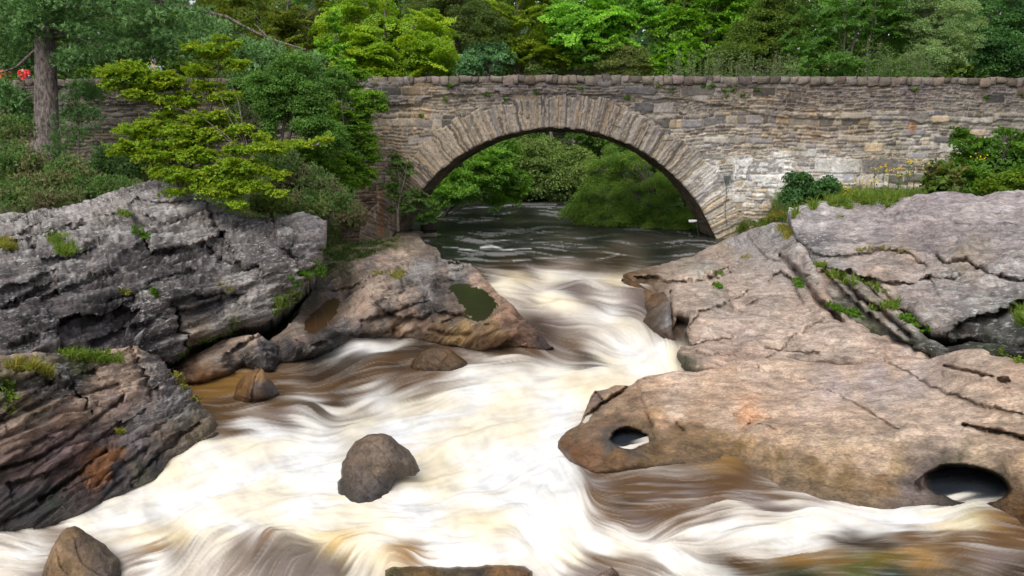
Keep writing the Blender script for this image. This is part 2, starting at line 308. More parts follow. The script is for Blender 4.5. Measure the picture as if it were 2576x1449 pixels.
    cp = [(1050,520,Kk),(1150,530,Kk),(1300,515,Kk),(1450,530,Kk),(1600,560,Kk),(1750,580,Kk),(1200,560,Kk),(1350,575,Kk),(1120,600,Kk),(1500,600,Kk),(1650,640,Kk),(1150,625,Kk),(1240,600,Kk),(1240,622,Kk),(1240,640,Kk),(1280,628,Kk),(1330,620,Kk),(1150,650,Kk),(1200,665,Kk),(1180,680,Kk),(1215,690,Bd),(1250,668,Bd),(1290,668,Bd),(1340,675,Bl),(1400,668,Gd),(1470,665,Bd),(1180,655,Kk),(1230,655,Kk),(1330,645,Kk),(1450,640,Kk),(1400,630,Kk),
     (1300,655,Bd),(1360,660,Bd),(1440,655,Gd),(1520,650,Bd),(1560,660,Bd),(1240,690,Gd),(1300,700,Cd),(1390,690,Cr),(1480,685,Gr),(1540,700,Cd),(1590,700,Cr),(1640,700,Bd),(1650,680,Kk),(1270,715,Cr),(1340,725,Gr),(1420,722,Bl),(1500,720,Gr),(1590,730,Gd),(1650,740,Br),
     (1300,750,Gr),(1350,755,Gd),(1400,745,Wg),(1460,740,Bl),(1530,745,Gr),(1590,765,Bl),(1640,790,Bd),(1330,780,Gd),(1380,765,Cr),(1420,770,Cr),(1480,760,Gd),(1450,790,Gr),(1530,785,Wg),(1600,800,Gd),(1660,830,Br),(1340,810,Bd),(1400,810,Bl),(1480,815,Gr),(1560,815,Cr),(1620,830,Gr),
     (1380,840,Bd),(1440,840,Gd),(1520,845,Gr),(1600,860,Wh),(1660,880,Wh),(1400,880,Bl),(1450,870,Br),(1520,880,Gr),(1580,890,Wh),(1650,910,Wh),(1690,900,Cr),(1690,850,Bd),(1480,900,Bd),(1420,900,Gd),(1350,880,Br),
     (1540,910,Cr),(1620,930,Wh),(1500,930,Wg),(1400,930,Wg),(1300,920,Gr),(1200,910,Gd),(1280,895,Br),(1120,900,Br),(1180,880,Bl),(1050,870,Bd),(1000,855,Gr),(950,862,Wg),(900,868,Wh),(860,880,Wg),(820,895,Gr),(1010,880,Bd),(900,900,Bd),(980,905,Br),(800,915,Bd),(760,930,Br),(1000,925,Bd),(950,930,Br),(880,955,Bd),(800,955,Bd),(850,975,Br),(700,1025,Br),(760,1020,Br),(1080,925,Br),(1020,950,Br),(850,935,Bd),(1060,920,Br),
     (700,960,Br),(620,960,Am),(540,960,Am),(480,960,Am),(480,1000,Am),(560,1010,Br),(640,1000,Br),(720,1010,Br),(780,985,Br),(830,970,Br),(900,960,Br),(870,990,Bd),(930,985,Br),(1000,975,Br),(1060,935,Br),(820,1000,Br),(720,980,Br),(980,950,Gd),(1050,950,Gd),(1120,940,Gr),(1200,940,Wg),(1300,950,Wh),(1450,950,Cr),(1560,950,Cr),(1620,965,Cr),(1520,985,Cr),
     (560,1060,Br),(600,1040,Br),(660,1040,Gd),(720,1050,Bl),(800,1030,Bd),(850,1020,Bd),(780,1005,Wg),(740,1000,Gr),(900,1000,Gd),(960,1000,Wg),(1000,1020,Cr),(850,1050,Gr),(900,1060,Cr),(640,1075,Wg),(800,1075,Wg),
     (1100,1000,Cr),(1200,1000,Wh),(1300,1010,Cr),(1400,1010,Wh),(1480,1020,Cr),(1100,1060,Wh),(1200,1080,Cr),(1300,1090,Cr),(1400,1080,Wh),(700,1100,Wh),(800,1120,Wh),(600,1120,Cr),(500,1150,Wh),(600,1180,Wh),(750,1180,Wh),(680,1240,Cr),(820,1240,Wh),(500,1220,Wh),(440,1190,Cr),(400,1260,Wh),(300,1310,Wh),(250,1330,Wg),
     (1000,1080,Wh),(1100,1150,Cr),(1200,1150,Wh),(1300,1150,Wh),(1400,1130,Wh),(1430,1180,Wh),(1100,1220,Cr),(1200,1240,Wh),(1000,1230,Wh),(1300,1230,Wh),(1400,1250,Wh),(900,1290,Cr),(1000,1300,Wh),(1100,1330,Wh),(1250,1330,Cr),(1350,1330,Wh),(1450,1310,Wh),(600,1280,Cr),(500,1300,Wh),(750,1290,Wh),(350,1340,Cr),
     (380,1370,Am),(450,1345,Cd),(540,1330,Cr),(600,1315,Wg),(650,1300,Cr),(700,1320,Cr),(760,1335,Cr),(820,1350,Cd),(860,1370,(.5,.36,.14,.5)),(660,1335,(.17,.10,.06,.1)),(600,1360,Gd),(640,1370,(.09,.06,.045,.1)),(620,1400,(.10,.075,.055,.1)),(660,1400,(.08,.06,.045,.1)),(720,1400,(.09,.07,.055,.1)),(770,1400,(.08,.06,.05,.1)),(690,1425,(.10,.08,.06,.15)),(760,1430,(.08,.06,.05,.1)),(840,1440,(.09,.07,.05,.1)),(700,1372,(.12,.09,.07,.1)),(780,1380,(.10,.08,.06,.1)),(840,1410,(.10,.08,.06,.1)),(560,1390,Gr),(500,1380,Gr),(440,1390,Gd),(400,1420,Wg),(500,1430,Gr),(600,1430,Gd),(700,1430,Bl),(800,1440,Bl),
     (900,1400,Cr),(920,1430,Gr),(960,1380,Wg),(960,1400,Cd),(1010,1385,(.30,.18,.07,.2)),(1050,1400,Am),(1100,1380,Wh),(1200,1400,Wh),(1300,1400,Wh),(1100,1420,Wg),(330,1400,Gd),(310,1440,Gr),
     (20,1350,Gr),(60,1370,Wg),(100,1370,Gd),(150,1350,Gd),(20,1400,Wg),(60,1420,Gr),(20,1440,Gr),(90,1440,Bl),(250,1345,Wg),
     (1400,1380,Wh),(1380,1420,Wg),(1420,1395,Cr),(1500,1370,Wh),(1440,1340,Wh),(1550,1385,Cr),(1500,1400,Br),(1560,1410,Br),(1480,1430,Bl),(1580,1440,Gd),(1640,1430,Gd),(1640,1380,Wg),(1700,1410,Wh),(1760,1440,Wh),(1600,1360,Wg),(1820,1449,Wh),
     (1470,1190,Br),(1530,1200,Br),(1550,1230,Br),(1620,1225,Br),(1680,1240,Br),(1740,1215,Br),(1800,1225,Br),(1620,1280,Br),(1540,1300,Br),(1700,1270,Br),(1800,1290,Gd),(1820,1260,Br),(1850,1200,Br),(1950,1235,Br),(1750,1300,Br),(1600,1320,Gd),(1470,1180,Bl),(1520,1170,Gr),(1600,1170,Gr),(1700,1175,Gd),(1460,1210,Wg),(1500,1220,Bl),(1600,1200,Br),(1700,1210,Br),(1500,1250,Br),(1560,1270,Bd),(1650,1250,Bl),(1750,1240,Bl),(1500,1300,Gd),(1580,1300,Bl),(1680,1290,Br),(1760,1290,Gd),(1460,1280,Wg),
     (1700,1140,Am),(1800,1150,Am),(1900,1160,Br),(1950,1200,Gd),(2000,1230,Gd),(2050,1210,Br),(1850,1230,Br),(1900,1260,Bl),(2000,1270,Gr),(2100,1240,Gr),(2150,1260,Gr),(2200,1250,Gd),(2250,1240,Bl),(2200,1285,Wg),(2280,1280,Wg),(2350,1285,Wg),(2350,1262,Gd),(2420,1287,Wg),(2470,1278,Gr),(2100,1290,Wg),(2180,1310,Wh),(2280,1310,Wh),(2370,1300,Cd),(2440,1290,(.45,.38,.15,.3)),
     (1900,1300,Gr),(2000,1310,Wg),(2080,1320,Wg),(1850,1330,Wg),(1950,1340,Wg),(2050,1345,Wg),(1780,1340,Wg),(1700,1330,Gd),(1720,1370,Gr),(1640,1340,Gr),(1800,1370,Gr),(1900,1380,Gr),(1800,1410,Gd),(1880,1420,Br),
     (2130,1350,Bd),(2200,1360,Bd),(2300,1350,Br),(2400,1350,Br),(2500,1350,Br),(2570,1330,Br),(2000,1400,Am),(2080,1390,(.12,.07,.02,0)),(2000,1440,(.03,.04,.02,0)),(2150,1420,(.05,.06,.01,0)),(2200,1400,(.10,.07,.01,0)),(2300,1400,Am),(2400,1430,(.06,.04,.02,0)),(2500,1400,Bl),(2570,1440,Bd),(2380,1210,Kk),(2450,1200,Kk),(2500,1225,Kk),(2420,1235,(.03,.035,.05,.1)),(2480,1245,(.05,.055,.07,.1)),(2330,1240,(.1,.1,.12,.2)),(1540,1122,Wg),(1520,1112,Gr),(1575,1128,Wg),(1545,1097,Gd),(1560,1104,Kk),(1590,1100,Kk),(1575,1112,Bl),(1575,1098,Kk),(1600,1086,Kk),(1625,1104,Wg),(1600,1126,Wg),(2250,1445,(.02,.03,.02,0)),(2400,1380,Br),(2500,1320,Am)]
    cp = [(p[0], p[1]) + p[2] for p in cp]
    wx = X + (mid * 8 + big * 9 + fine * 3) * np.cos(ang) * sc_px + mid * 3 * sc_px
    wy = Y + (mid * 3.5 + big * 3 + fine * 1.5) * sc_px
    C = shep(cp, np.stack([wx.ravel(), wy.ravel()], 1), soft=7, power=4.2, aniso=1.35).reshape(H, W_, 4)
    C = np.stack([lic(C[..., k_], 13, 1.25, True) for k_ in range(4)], -1)
    foam = C[..., 3]
    edge = np.exp(-((foam - .45) / .38) ** 2)             # streaks where foam breaks up
    s = (fine * .62 + mid * .38) * edge * .19
    lumw = np.array([.72, .70, .66])
    dark = np.array([.06, .04, .03])
    col = C[..., :3]
    up = np.clip(s, 0, 1)[..., None]; dn = np.clip(-s * 1.4, 0, 1)[..., None]
    col = col * (1 - up) + lumw * up; col = col * (1 - dn) + dark * dn
    warm = np.clip(soft * .12 + big * .05 + mid * .05 + fine * .02 + .45 * fbm(p3(X / 95, Y / 60), 4, 58) + .14, 0, .6)[..., None] * foam[..., None] ** 2 # tea-stained cream within white foam
    col = col * (1 - warm) + np.array([.66, .55, .36]) * warm
    bill = fbm(p3(X / 38, Y / 24, mid * .25), 4, 57)[..., None]; col = col * (1 + .025 * fine[..., None] + .24 * bill * foam[..., None])
    thin = ((foam < .12) & (mid + fine > 1.9) & (Y > 515) & (Y < 660))   # thin foam flecks on the calm reach
    col = np.where(thin[..., None], col + .08, col)
    foam = np.clip(foam + s, 0, 1)
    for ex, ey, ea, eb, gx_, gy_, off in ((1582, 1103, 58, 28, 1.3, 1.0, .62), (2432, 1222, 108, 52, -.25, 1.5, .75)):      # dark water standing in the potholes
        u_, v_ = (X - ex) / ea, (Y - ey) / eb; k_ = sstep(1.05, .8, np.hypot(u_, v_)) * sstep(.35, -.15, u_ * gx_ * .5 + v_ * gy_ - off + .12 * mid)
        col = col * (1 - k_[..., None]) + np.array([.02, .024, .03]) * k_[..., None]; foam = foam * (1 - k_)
    for line, wd, k in STROKES:
        wd = wd * .8; k = k * .75
        d_, _, _, _ = polydist(np.stack([(X + 3 * mid).ravel(), (Y * 1.0 + 1.2 * mid).ravel()], 1), line); d_ = d_.reshape(X.shape)
        a_ = (np.exp(-(d_ / wd) ** 2) * k * np.clip(.75 + .35 * fine, 0, 1.3))[..., None]; a_ = np.clip(a_, 0, 1); col = col * (1 - a_) + np.array([.72, .72, .72]) * a_; foam = np.maximum(foam, a_[..., 0])
    # relief
    relief = (big * .012 + soft * .018 + mid * .004 + fine * .0014 + .016 * fbm(p3(X / 50, Y / 30), 3, 59)) * np.clip(T / 9, .6, 2.2)
    calm = sstep(690, 640, Y); relief = relief * (1 - calm * .8)
    relief *= (.35 + .65 * sstep(0, .6, foam))
    bumps = [(1480,718,60,12,.16),(1570,742,70,14,.14),(1400,745,45,12,.12),(1440,775,70,12,.16),(1540,835,60,18,.10),(1290,715,40,12,.10),(1360,720,50,9,-.08),(1330,770,50,14,-.1),(950,1010,80,14,.06),(780,1030,60,12,.10),(1680,890,40,30,.12),(1180,885,60,14,.08),
             (660,1340,80,26,.05),(1010,1395,60,16,.05),(1450,1250,40,60,.06),(2150,1350,90,12,-.05),(1750,1135,60,14,.06),(1100,1120,120,30,.04),(800,1190,150,30,.04),(1250,1270,120,30,.05)]
    for bx, by, sx, sy, h in bumps: relief += h * np.exp(-((X - bx) / sx) ** 2 - ((Y - by) / sy) ** 2)
    pos[..., 2] += relief
    poly = [(960,506),(1840,506),(1860,640),(1780,700),(1800,820),(1800,960),(1650,1060),(1560,1080),(1700,1100),(2000,1130),(2240,1200),(2300,1140),(2580,1140),(2640,1180),(2640,1475),(-60,1475),(-60,1280),(150,1240),(380,1130),(480,1060),(380,980),(400,900),(560,875),(680,885),(770,882),(890,825),(1000,822),(1130,848),(1250,852),(1320,850),(1296,800),(1272,772),(1240,742),(1205,704),(1165,682),(1085,668),(1025,605)]
    cc = np.stack([(X[:-1, :-1] + st / 2).ravel(), (Y[:-1, :-1] + st / 2).ravel()], 1); keep = inside(cc, poly)
    i, j = np.divmod(np.nonzero(keep)[0], W_ - 1); q = np.stack([i * W_ + j, (i + 1) * W_ + j, (i + 1) * W_ + j + 1, i * W_ + j + 1], 1)
    used, inv = np.unique(q, return_inverse=True); q = inv.reshape(q.shape)
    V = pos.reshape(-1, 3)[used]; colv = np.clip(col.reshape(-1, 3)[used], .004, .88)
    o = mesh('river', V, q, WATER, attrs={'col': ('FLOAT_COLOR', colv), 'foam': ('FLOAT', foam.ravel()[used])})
    tag(o, kind='structure')
build_river()
# ------------------------------------------------------------------ rocks
PK=(.36,.26,.195); PKL=(.42,.32,.25); GP=(.26,.215,.21); GPL=(.31,.28,.28); DK=(.045,.038,.042); DG=(.10,.088,.09); GY=(.22,.20,.19); BW=(.13,.065,.022); BD=(.05,.028,.014); BK=(.014,.012,.012); MO=(.055,.065,.018); OR=(.24,.10,.03); OC=(.26,.17,.07); LG=(.40,.40,.38)
def rpts(lst): return [(a, b) + c + (w, l) for a, b, c, w, l in lst]
def patch(name, outline, ctrl, cols, label, cat='rock', group=None, step=3.5, edge=(10, .25), steps=(), cracks=(), pots=(), strata=None, rough=(.10, .03), back=1.2, down=.35, jag=2.5, ck=1.0, sk=1.0, sat=1.0, dark=1.0, lam=2e-3, flats=(), aniso=4.5, seed=0, kind=None, nrm=1.0, stain=True, stk=.8):
    rs = np.random.RandomState(seed + 1)
    # roughen outline
    ol = []
    for k in range(len(outline)):
        a = np.array(outline[k], float); b = np.array(outline[(k + 1) % len(outline)], float); n = max(1, int(np.hypot(*(b - a)) / 7))
        for i in range(n): ol.append(a + (b - a) * i / n)
    ol = np.array(ol); ol = ol + np.stack([fbm(p3(ol[:, 0] / 22, ol[:, 1] / 22, seed), 4, 5), fbm(p3(ol[:, 0] / 22, ol[:, 1] / 22, seed + 9), 4, 8)], 1) * jag * 2
    x0, y0 = ol.min(0) - step; x1, y1 = ol.max(0) + step
    X, Y = np.meshgrid(np.arange(x0, x1 + step, step), np.arange(y0, y1 + step, step)); H, W_ = X.shape
    P = np.stack([X.ravel(), Y.ravel()], 1)
    C = [(a, b, 1 / float(tw(a, b) * .99 if v == 0 else (tZ(a, b, v) if v < 0 else tY(a, b, v)))) for a, b, v in ctrl]
    it = np.clip(tps(C, P, lam), 1 / 80, 1 / 3.0)
    cc = np.stack([(X[:-1, :-1] + step / 2).ravel(), (Y[:-1, :-1] + step / 2).ravel()], 1); keep = inside(cc, [tuple(p) for p in ol])
    i, j = np.divmod(np.nonzero(keep)[0], W_ - 1); q = np.stack([i * W_ + j, (i + 1) * W_ + j, (i + 1) * W_ + j + 1, i * W_ + j + 1], 1)
    # boundary edges
    e = np.concatenate([q[:, [0, 1]], q[:, [1, 2]], q[:, [2, 3]], q[:, [3, 0]]]); key = e.min(1) * (H * W_) + e.max(1)
    u, c_ = np.unique(key, return_counts=True); bd = e[np.isin(key, u[c_ == 1])]
    bv = np.unique(bd); d, _, near, _ = polydist(P[bv], [tuple(p) for p in ol], True)
    m = d < step * 2.2; P[bv[m]] = near[m]
    used, inv = np.unique(np.concatenate([q.ravel(), bd.ravel()]), return_inverse=True)
    qn = inv[:q.size].reshape(q.shape); bn = inv[q.size:].reshape(bd.shape)
    t = 1 / it
    pos = (dirs(P[:, 0], P[:, 1]) * t[:, None]).reshape(H, W_, 3)
    nx = np.gradient(pos, axis=1); ny = np.gradient(pos, axis=0); n = np.cross(ny, nx); n /= np.linalg.norm(n, axis=2)[..., None] + 1e-12
    n = n.reshape(-1, 3)
    P = P[used]; p = pos.reshape(-1, 3)[used]; n = n[used]; t = t[used]
    fl = np.sign(-(n * p).sum(1)); n *= fl[:, None]
    dist, _, _, _ = polydist(P, [tuple(v) for v in ol[::2]], True)
    fs = np.clip(t / 10, .7, 2.0)
    h = fbm(p * 1.1 + seed, 4, seed) * rough[0] + fbm(p * 6 + seed, 4, seed + 3) * rough[1] + (np.abs(fbm(p * 3.1 - seed, 3, seed + 4)) - .25) * rough[0] * -.5
    lay = np.zeros(len(p)); streak = np.zeros(len(p))
    if strata:
        ax, ay, az, fr, am = strata
        s = (p @ np.array([ax, ay, az])) * fr + fbm(p * .9, 3, seed + 5) * 1.3 + fbm(p * 4.0, 2, seed + 6) * .25
        for f_, a_ in ((1, 1), (2.7, .45), (6.1, .22)):
            ph = s * f_ + f_ * 3.3; cell = np.floor(ph); fr_ = ph - cell; rnd = _h(cell, cell * 0 + 3, cell * 0 + int(f_ * 10), seed)
            saw = np.where(fr_ < .82, fr_ / .82, (1 - fr_) / .18)
            env = sstep(-.25, .45, fbm(p * 1.3 + f_ * 9, 3, seed + 12))
            h += (saw - .5) * am * a_ * (.4 + 1.2 * rnd) * (.25 + .75 * env); lay += (rnd - .5) * a_
        nS = np.array([ax, ay, az]); nS = nS / np.linalg.norm(nS); qs = p * .9 + nS * (p @ nS)[:, None] * 9.0 + np.stack([fbm(p * 2.0, 2, seed + 41)] * 3, 1) * .5
        s1 = fbm(qs, 5, seed + 33, .62); s2 = fbm(qs * 2.7 + 5, 4, seed + 35, .6)
        h += (s1 * .8 + np.abs(s2) * .5) * am * 1.1; streak = s1 * .6 + s2 * .6
    h *= sstep(0, edge[0] * .7, dist) * .85 + .15
    fm = np.ones(len(P))
    for cx, cy, fa, fb, rot in flats:
        u_ = ((P[:, 0] - cx) * math.cos(rot) + (P[:, 1] - cy) * math.sin(rot)) / fa; v_ = (-(P[:, 0] - cx) * math.sin(rot) + (P[:, 1] - cy) * math.cos(rot)) / fb
        fm *= sstep(.7, 1.4, np.hypot(u_, v_)) * .62 + .38
    h = h * fm
    p = p + n * h[:, None] * nrm
    push = edge[1] * np.exp(-(dist / edge[0]) ** 1.2)
    for line, dep, fall in steps:           # ledge: drop on the right-hand side of the line
        dd, sg, _, en = polydist(P, line); wob = fbm(p3(P[:, 0] / 14, P[:, 1] / 14, seed), 3, 2) * 5
        sd = dd * sg + wob; taper = np.exp(-(dd / fall)) * np.where(en > 0, np.exp(-dd / 6), 1)
        push += dep * sk * sstep(-2.0, 2.0, sd) * taper
    for line, dep, w in cracks:
        dd, sg, _, en = polydist(P, line); wob = fbm(p3(P[:, 0] / 12, P[:, 1] / 12, seed + 4), 3, 6) * 4
        push += dep * ck * np.exp(-((dd * sg + wob) / w) ** 2) * np.where(en > 0, np.exp(-dd / 5), 1)
    for cx, cy, rx, ry, rot, dep in pots:
        dx, dy = P[:, 0] - cx, P[:, 1] - cy; a = math.radians(rot); u_ = (dx * math.cos(a) + dy * math.sin(a)) / rx; v_ = (-dx * math.sin(a) + dy * math.cos(a)) / ry
        r = np.sqrt(u_ ** 2 + v_ ** 2) + fbm(p3(P[:, 0] / 30, P[:, 1] / 30), 2, 3) * .08
        push += dep * sstep(1.06, .86, r)
    push = push * fm; p = p * (1 + push / t)[:, None]
    cw = P + np.stack([fbm(p3(P[:, 0] / 30, P[:, 1] / 30, seed), 4, 31), fbm(p3(P[:, 0] / 30, P[:, 1] / 30, seed), 4, 47)], 1) * 26
    cv = shep(rpts(cols), cw, 14, 3.4)
    fine_ = fbm(p * 9, 4, seed + 51, .65); con = stk
    col = cv[:, :3] * np.clip(1 + .30 * fbm(p * 2.3, 5, seed + 8) + .16 * lay + con * streak + .22 * fine_, .3, 1.9)[:, None]
    lm = (sstep(.10, .34, streak * .8 + fine_ * .35 + fbm(p * 1.4, 3, seed + 61) * .35) * cv[:, 4] * .62)[:, None]
    col = col * (1 - lm) + np.array([.40, .41, .39]) * lm
    col = col * dark
    if sat != 1: l_ = col.mean(1, keepdims=True); col = l_ + (col - l_) * sat
    if stain:
        st_ = sstep(.12, .42, fbm(p * np.array([1.6, 1.6, 1.6]) + 31, 5, seed + 21, .62))[:, None] * .55
        col = col * (1 - st_) + col * np.array([.55, .52, .56]) * st_
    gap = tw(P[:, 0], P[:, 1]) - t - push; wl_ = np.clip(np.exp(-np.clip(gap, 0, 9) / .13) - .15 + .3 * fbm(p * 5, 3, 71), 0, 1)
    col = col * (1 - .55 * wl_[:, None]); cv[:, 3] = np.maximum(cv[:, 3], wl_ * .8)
    # skirt
    V = [p]; Qs = [qn]; nb = len(p); ub, binv = np.unique(bn, return_inverse=True); be = binv.reshape(bn.shape)
    ring = p[ub]; dr = ring / np.linalg.norm(ring, axis=1)[:, None]; cols_ = [col]; idx = ub; base = nb
    for kk, (bk, dn_) in enumerate(((.25, .12), (.65, .5), (1.0, 1.0))):
        r2 = ring + dr * back * bk + np.array([0, 0, -1.0]) * down * dn_ + (rs.rand(len(ring), 3) - .5) * .03
        V.append(r2); new = np.arange(len(ub)) + base; base += len(ub)
        Qs.append(np.stack([idx[be[:, 1]], idx[be[:, 0]], new[be[:, 0]], new[be[:, 1]]], 1)); idx = new; cols_.append(col[ub])
    cen = V[-1].mean(0); V.append(cen[None]); cols_.append(col[:1])
    Qs.append(np.stack([idx[be[:, 1]], idx[be[:, 0]], np.full(len(be), base), np.full(len(be), base)], 1)[:, :4])
    V = np.concatenate(V); col = np.clip(np.concatenate(cols_), .006, .8)
    wl = np.concatenate([cv[:, 3:], cv[:, 3:][ub], cv[:, 3:][ub], cv[:, 3:][ub], cv[:1, 3:]])
    nV = np.array(strata[:3]) if strata else np.array([0, 0, 1.0]); nV = nV / np.linalg.norm(nV)
    # closing fan as triangles: separate faces list
    tri = Qs.pop(); Q = np.concatenate(Qs)
    me_o = mesh_mixed(name, V, Q, tri[:, :3], ROCK, {'col': ('FLOAT_COLOR', col), 'wet': ('FLOAT', wl[:, 0]), 'lich': ('FLOAT', wl[:, 1]), 'sco': ('FLOAT_VECTOR', V + (nV * (V @ nV)[:, None] * (aniso - 1)))}, loc=V.mean(0) * [1, 1, 0] + [0, 0, V[:, 2].min()])
    if kind: me_o['kind'] = kind
    else: tag(me_o, label, cat, group)
    return me_o
def mesh_mixed(name, V, Q, T3, mat, attrs, loc):
    V = np.asarray(V, np.float32) - np.asarray(loc, np.float32)
    me = bpy.data.meshes.new(name); me.vertices.add(len(V)); me.vertices.foreach_set('co', V.ravel())
    n4, n3 = len(Q), len(T3); me.loops.add(n4 * 4 + n3 * 3)
    me.loops.foreach_set('vertex_index', np.concatenate([Q.ravel(), T3.ravel()]).astype(np.int32))
    me.polygons.add(n4 + n3); me.polygons.foreach_set('loop_start', np.concatenate([np.arange(n4) * 4, n4 * 4 + np.arange(n3) * 3]).astype(np.int32))
    me.update(calc_edges=True); me.polygons.foreach_set('use_smooth', np.ones(n4 + n3, bool))
    for an, (ty, dat) in attrs.items():
        a = me.attributes.new(an, ty, 'POINT'); dat = np.asarray(dat, np.float32)
        if ty == 'FLOAT_COLOR': a.data.foreach_set('color', np.concatenate([dat, np.ones((len(dat), 1), np.float32)], 1).ravel())
        elif ty == 'FLOAT_VECTOR': a.data.foreach_set('vector', dat.ravel())
        else: a.data.foreach_set('value', dat.ravel())
    me.materials.append(mat); o = bpy.data.objects.new(name, me); COL.objects.link(o); o.location = tuple(float(v) for v in loc); return o

# --- left upper layered outcrop
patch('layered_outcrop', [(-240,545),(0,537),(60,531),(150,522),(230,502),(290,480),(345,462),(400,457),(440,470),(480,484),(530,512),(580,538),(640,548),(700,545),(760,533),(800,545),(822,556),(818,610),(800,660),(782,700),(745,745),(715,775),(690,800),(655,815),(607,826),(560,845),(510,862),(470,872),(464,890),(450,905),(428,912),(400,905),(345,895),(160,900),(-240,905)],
 [(-240,560,14),(0,537,15),(230,500,16.5),(400,458,17),(540,515,17),(640,545,17),(760,533,17.2),(820,556,17.3),(815,620,16.6),(785,690,15.9),(715,775,14.6),(650,818,13.7),(607,826,13.4),(520,800,13.0),(470,872,12.5),(430,912,11.9),(400,880,11.7),(345,895,11.0),(160,895,10.2),(-240,905,9.3),(-240,720,10.8),(100,650,12.2),(300,620,13.3),(300,760,12.0),(150,780,11.0),(450,620,14.2),(600,640,14.8),(700,650,15.0),(620,740,13.9),(450,740,12.7),(350,500,16.2),(150,570,14.2),(560,580,15.6)],
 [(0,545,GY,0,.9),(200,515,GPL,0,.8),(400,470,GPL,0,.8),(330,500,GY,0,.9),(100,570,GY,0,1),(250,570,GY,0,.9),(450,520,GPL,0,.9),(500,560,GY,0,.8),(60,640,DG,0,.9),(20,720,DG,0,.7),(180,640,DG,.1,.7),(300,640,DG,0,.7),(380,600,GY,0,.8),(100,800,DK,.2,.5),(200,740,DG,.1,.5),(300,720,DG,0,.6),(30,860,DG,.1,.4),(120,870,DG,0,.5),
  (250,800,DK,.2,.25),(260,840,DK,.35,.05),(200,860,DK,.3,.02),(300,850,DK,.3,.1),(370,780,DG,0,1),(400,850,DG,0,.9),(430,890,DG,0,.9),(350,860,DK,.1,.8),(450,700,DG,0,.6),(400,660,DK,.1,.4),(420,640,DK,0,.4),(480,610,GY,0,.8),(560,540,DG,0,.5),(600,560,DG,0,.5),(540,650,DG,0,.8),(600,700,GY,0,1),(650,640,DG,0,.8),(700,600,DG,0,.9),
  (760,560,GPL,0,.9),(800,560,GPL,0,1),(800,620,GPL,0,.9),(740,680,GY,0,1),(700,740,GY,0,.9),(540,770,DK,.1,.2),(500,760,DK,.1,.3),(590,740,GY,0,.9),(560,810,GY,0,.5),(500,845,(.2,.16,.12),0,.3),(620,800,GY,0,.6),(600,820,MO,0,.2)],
 'long dark grey layered rock outcrop crusted with pale lichen, below the beech bush', edge=(9,.3), seed=3, stk=1.5, dark=.95, sk=1.2, strata=(-.32,.10,.95,4.6,.15), rough=(.07,.03), back=2.5,
 steps=[([(980*.37,610),(1035*.37,640),(520,610),(560,588)],.35,45), ([(515,610),(560,655),(620,672),(650,665)],.28,30), ([(690,560),(705,620),(745,645)],.25,28), ([(145,905),(140,830),(150,795),(230,785),(330,780),(345,790)],.45,110), ([(428,760),(480,745),(560,735),(600,742)],.30,45), ([(0,735),(70,715),(130,690)],.2,30), ([(110,655),(180,650),(260,620)],.2,30),([(340,500),(420,510),(520,515)],.2,24),([(250,545),(340,545),(420,560)],.18,22),([(363,857),(389,849),(415,841),(441,829)],0.18,23),([(-71,796),(-1,770),(68,739),(139,710)],0.23,22),([(90,543),(115,535),(139,533),(164,519)],0.18,17),([(65,595),(96,586),(127,575),(159,569)],0.16,20),([(225,863),(284,846),(342,822),(402,788)],0.21,25),([(263,759),(298,749),(332,741),(368,728)],0.16,28),([(105,753),(171,723),(236,698),(304,676)],0.12,28),([(198,809),(243,794),(288,776),(335,761)],0.19,20),([(74,623),(121,596),(167,585),(216,562)],0.23,17),([(344,578),(393,565),(443,554),(494,538)],0.12,18),([(21,628),(85,597),(149,579),(215,554)],0.19,15),([(28,558),(53,544),(78,543),(104,529)],0.17,14),([(70,560),(139,543),(208,526),(279,507)],0.12,19),([(142,647),(190,632),(239,615),(289,598)],0.12,17),([(-36,783),(26,768),(87,746),(151,731)],0.17,19),([(24,865),(59,847),(95,841),(131,822)],0.11,14),([(6,604),(50,588),(94,566),(139,554)],0.20,15),([(545,747),(605,728),(665,697),(726,681)],0.17,22),([(386,580),(426,563),(467,551),(508,543)],0.12,14),([(686,730),(717,726),(747,710),(779,698)],0.17,15),([(639,778),(669,770),(700,771),(732,760)],0.10,23),([(433,783),(474,781),(515,764),(557,756)],0.16,21),([(372,715),(411,701),(450,689),(490,681)],0.15,12),([(413,789),(480,774),(547,755),(616,736)],0.16,19),([(344,594),(411,580),(478,565),(547,541)],0.12,20),([(437,663),(487,646),(537,632),(589,622)],0.10,20)],
 cracks=[([(425,765),(440,790),(455,850),(462,880)],.35,5),([(330,520),(345,560),(370,600),(380,640)],.25,6),([(510,520),(540,560),(560,600)],.3,5)])
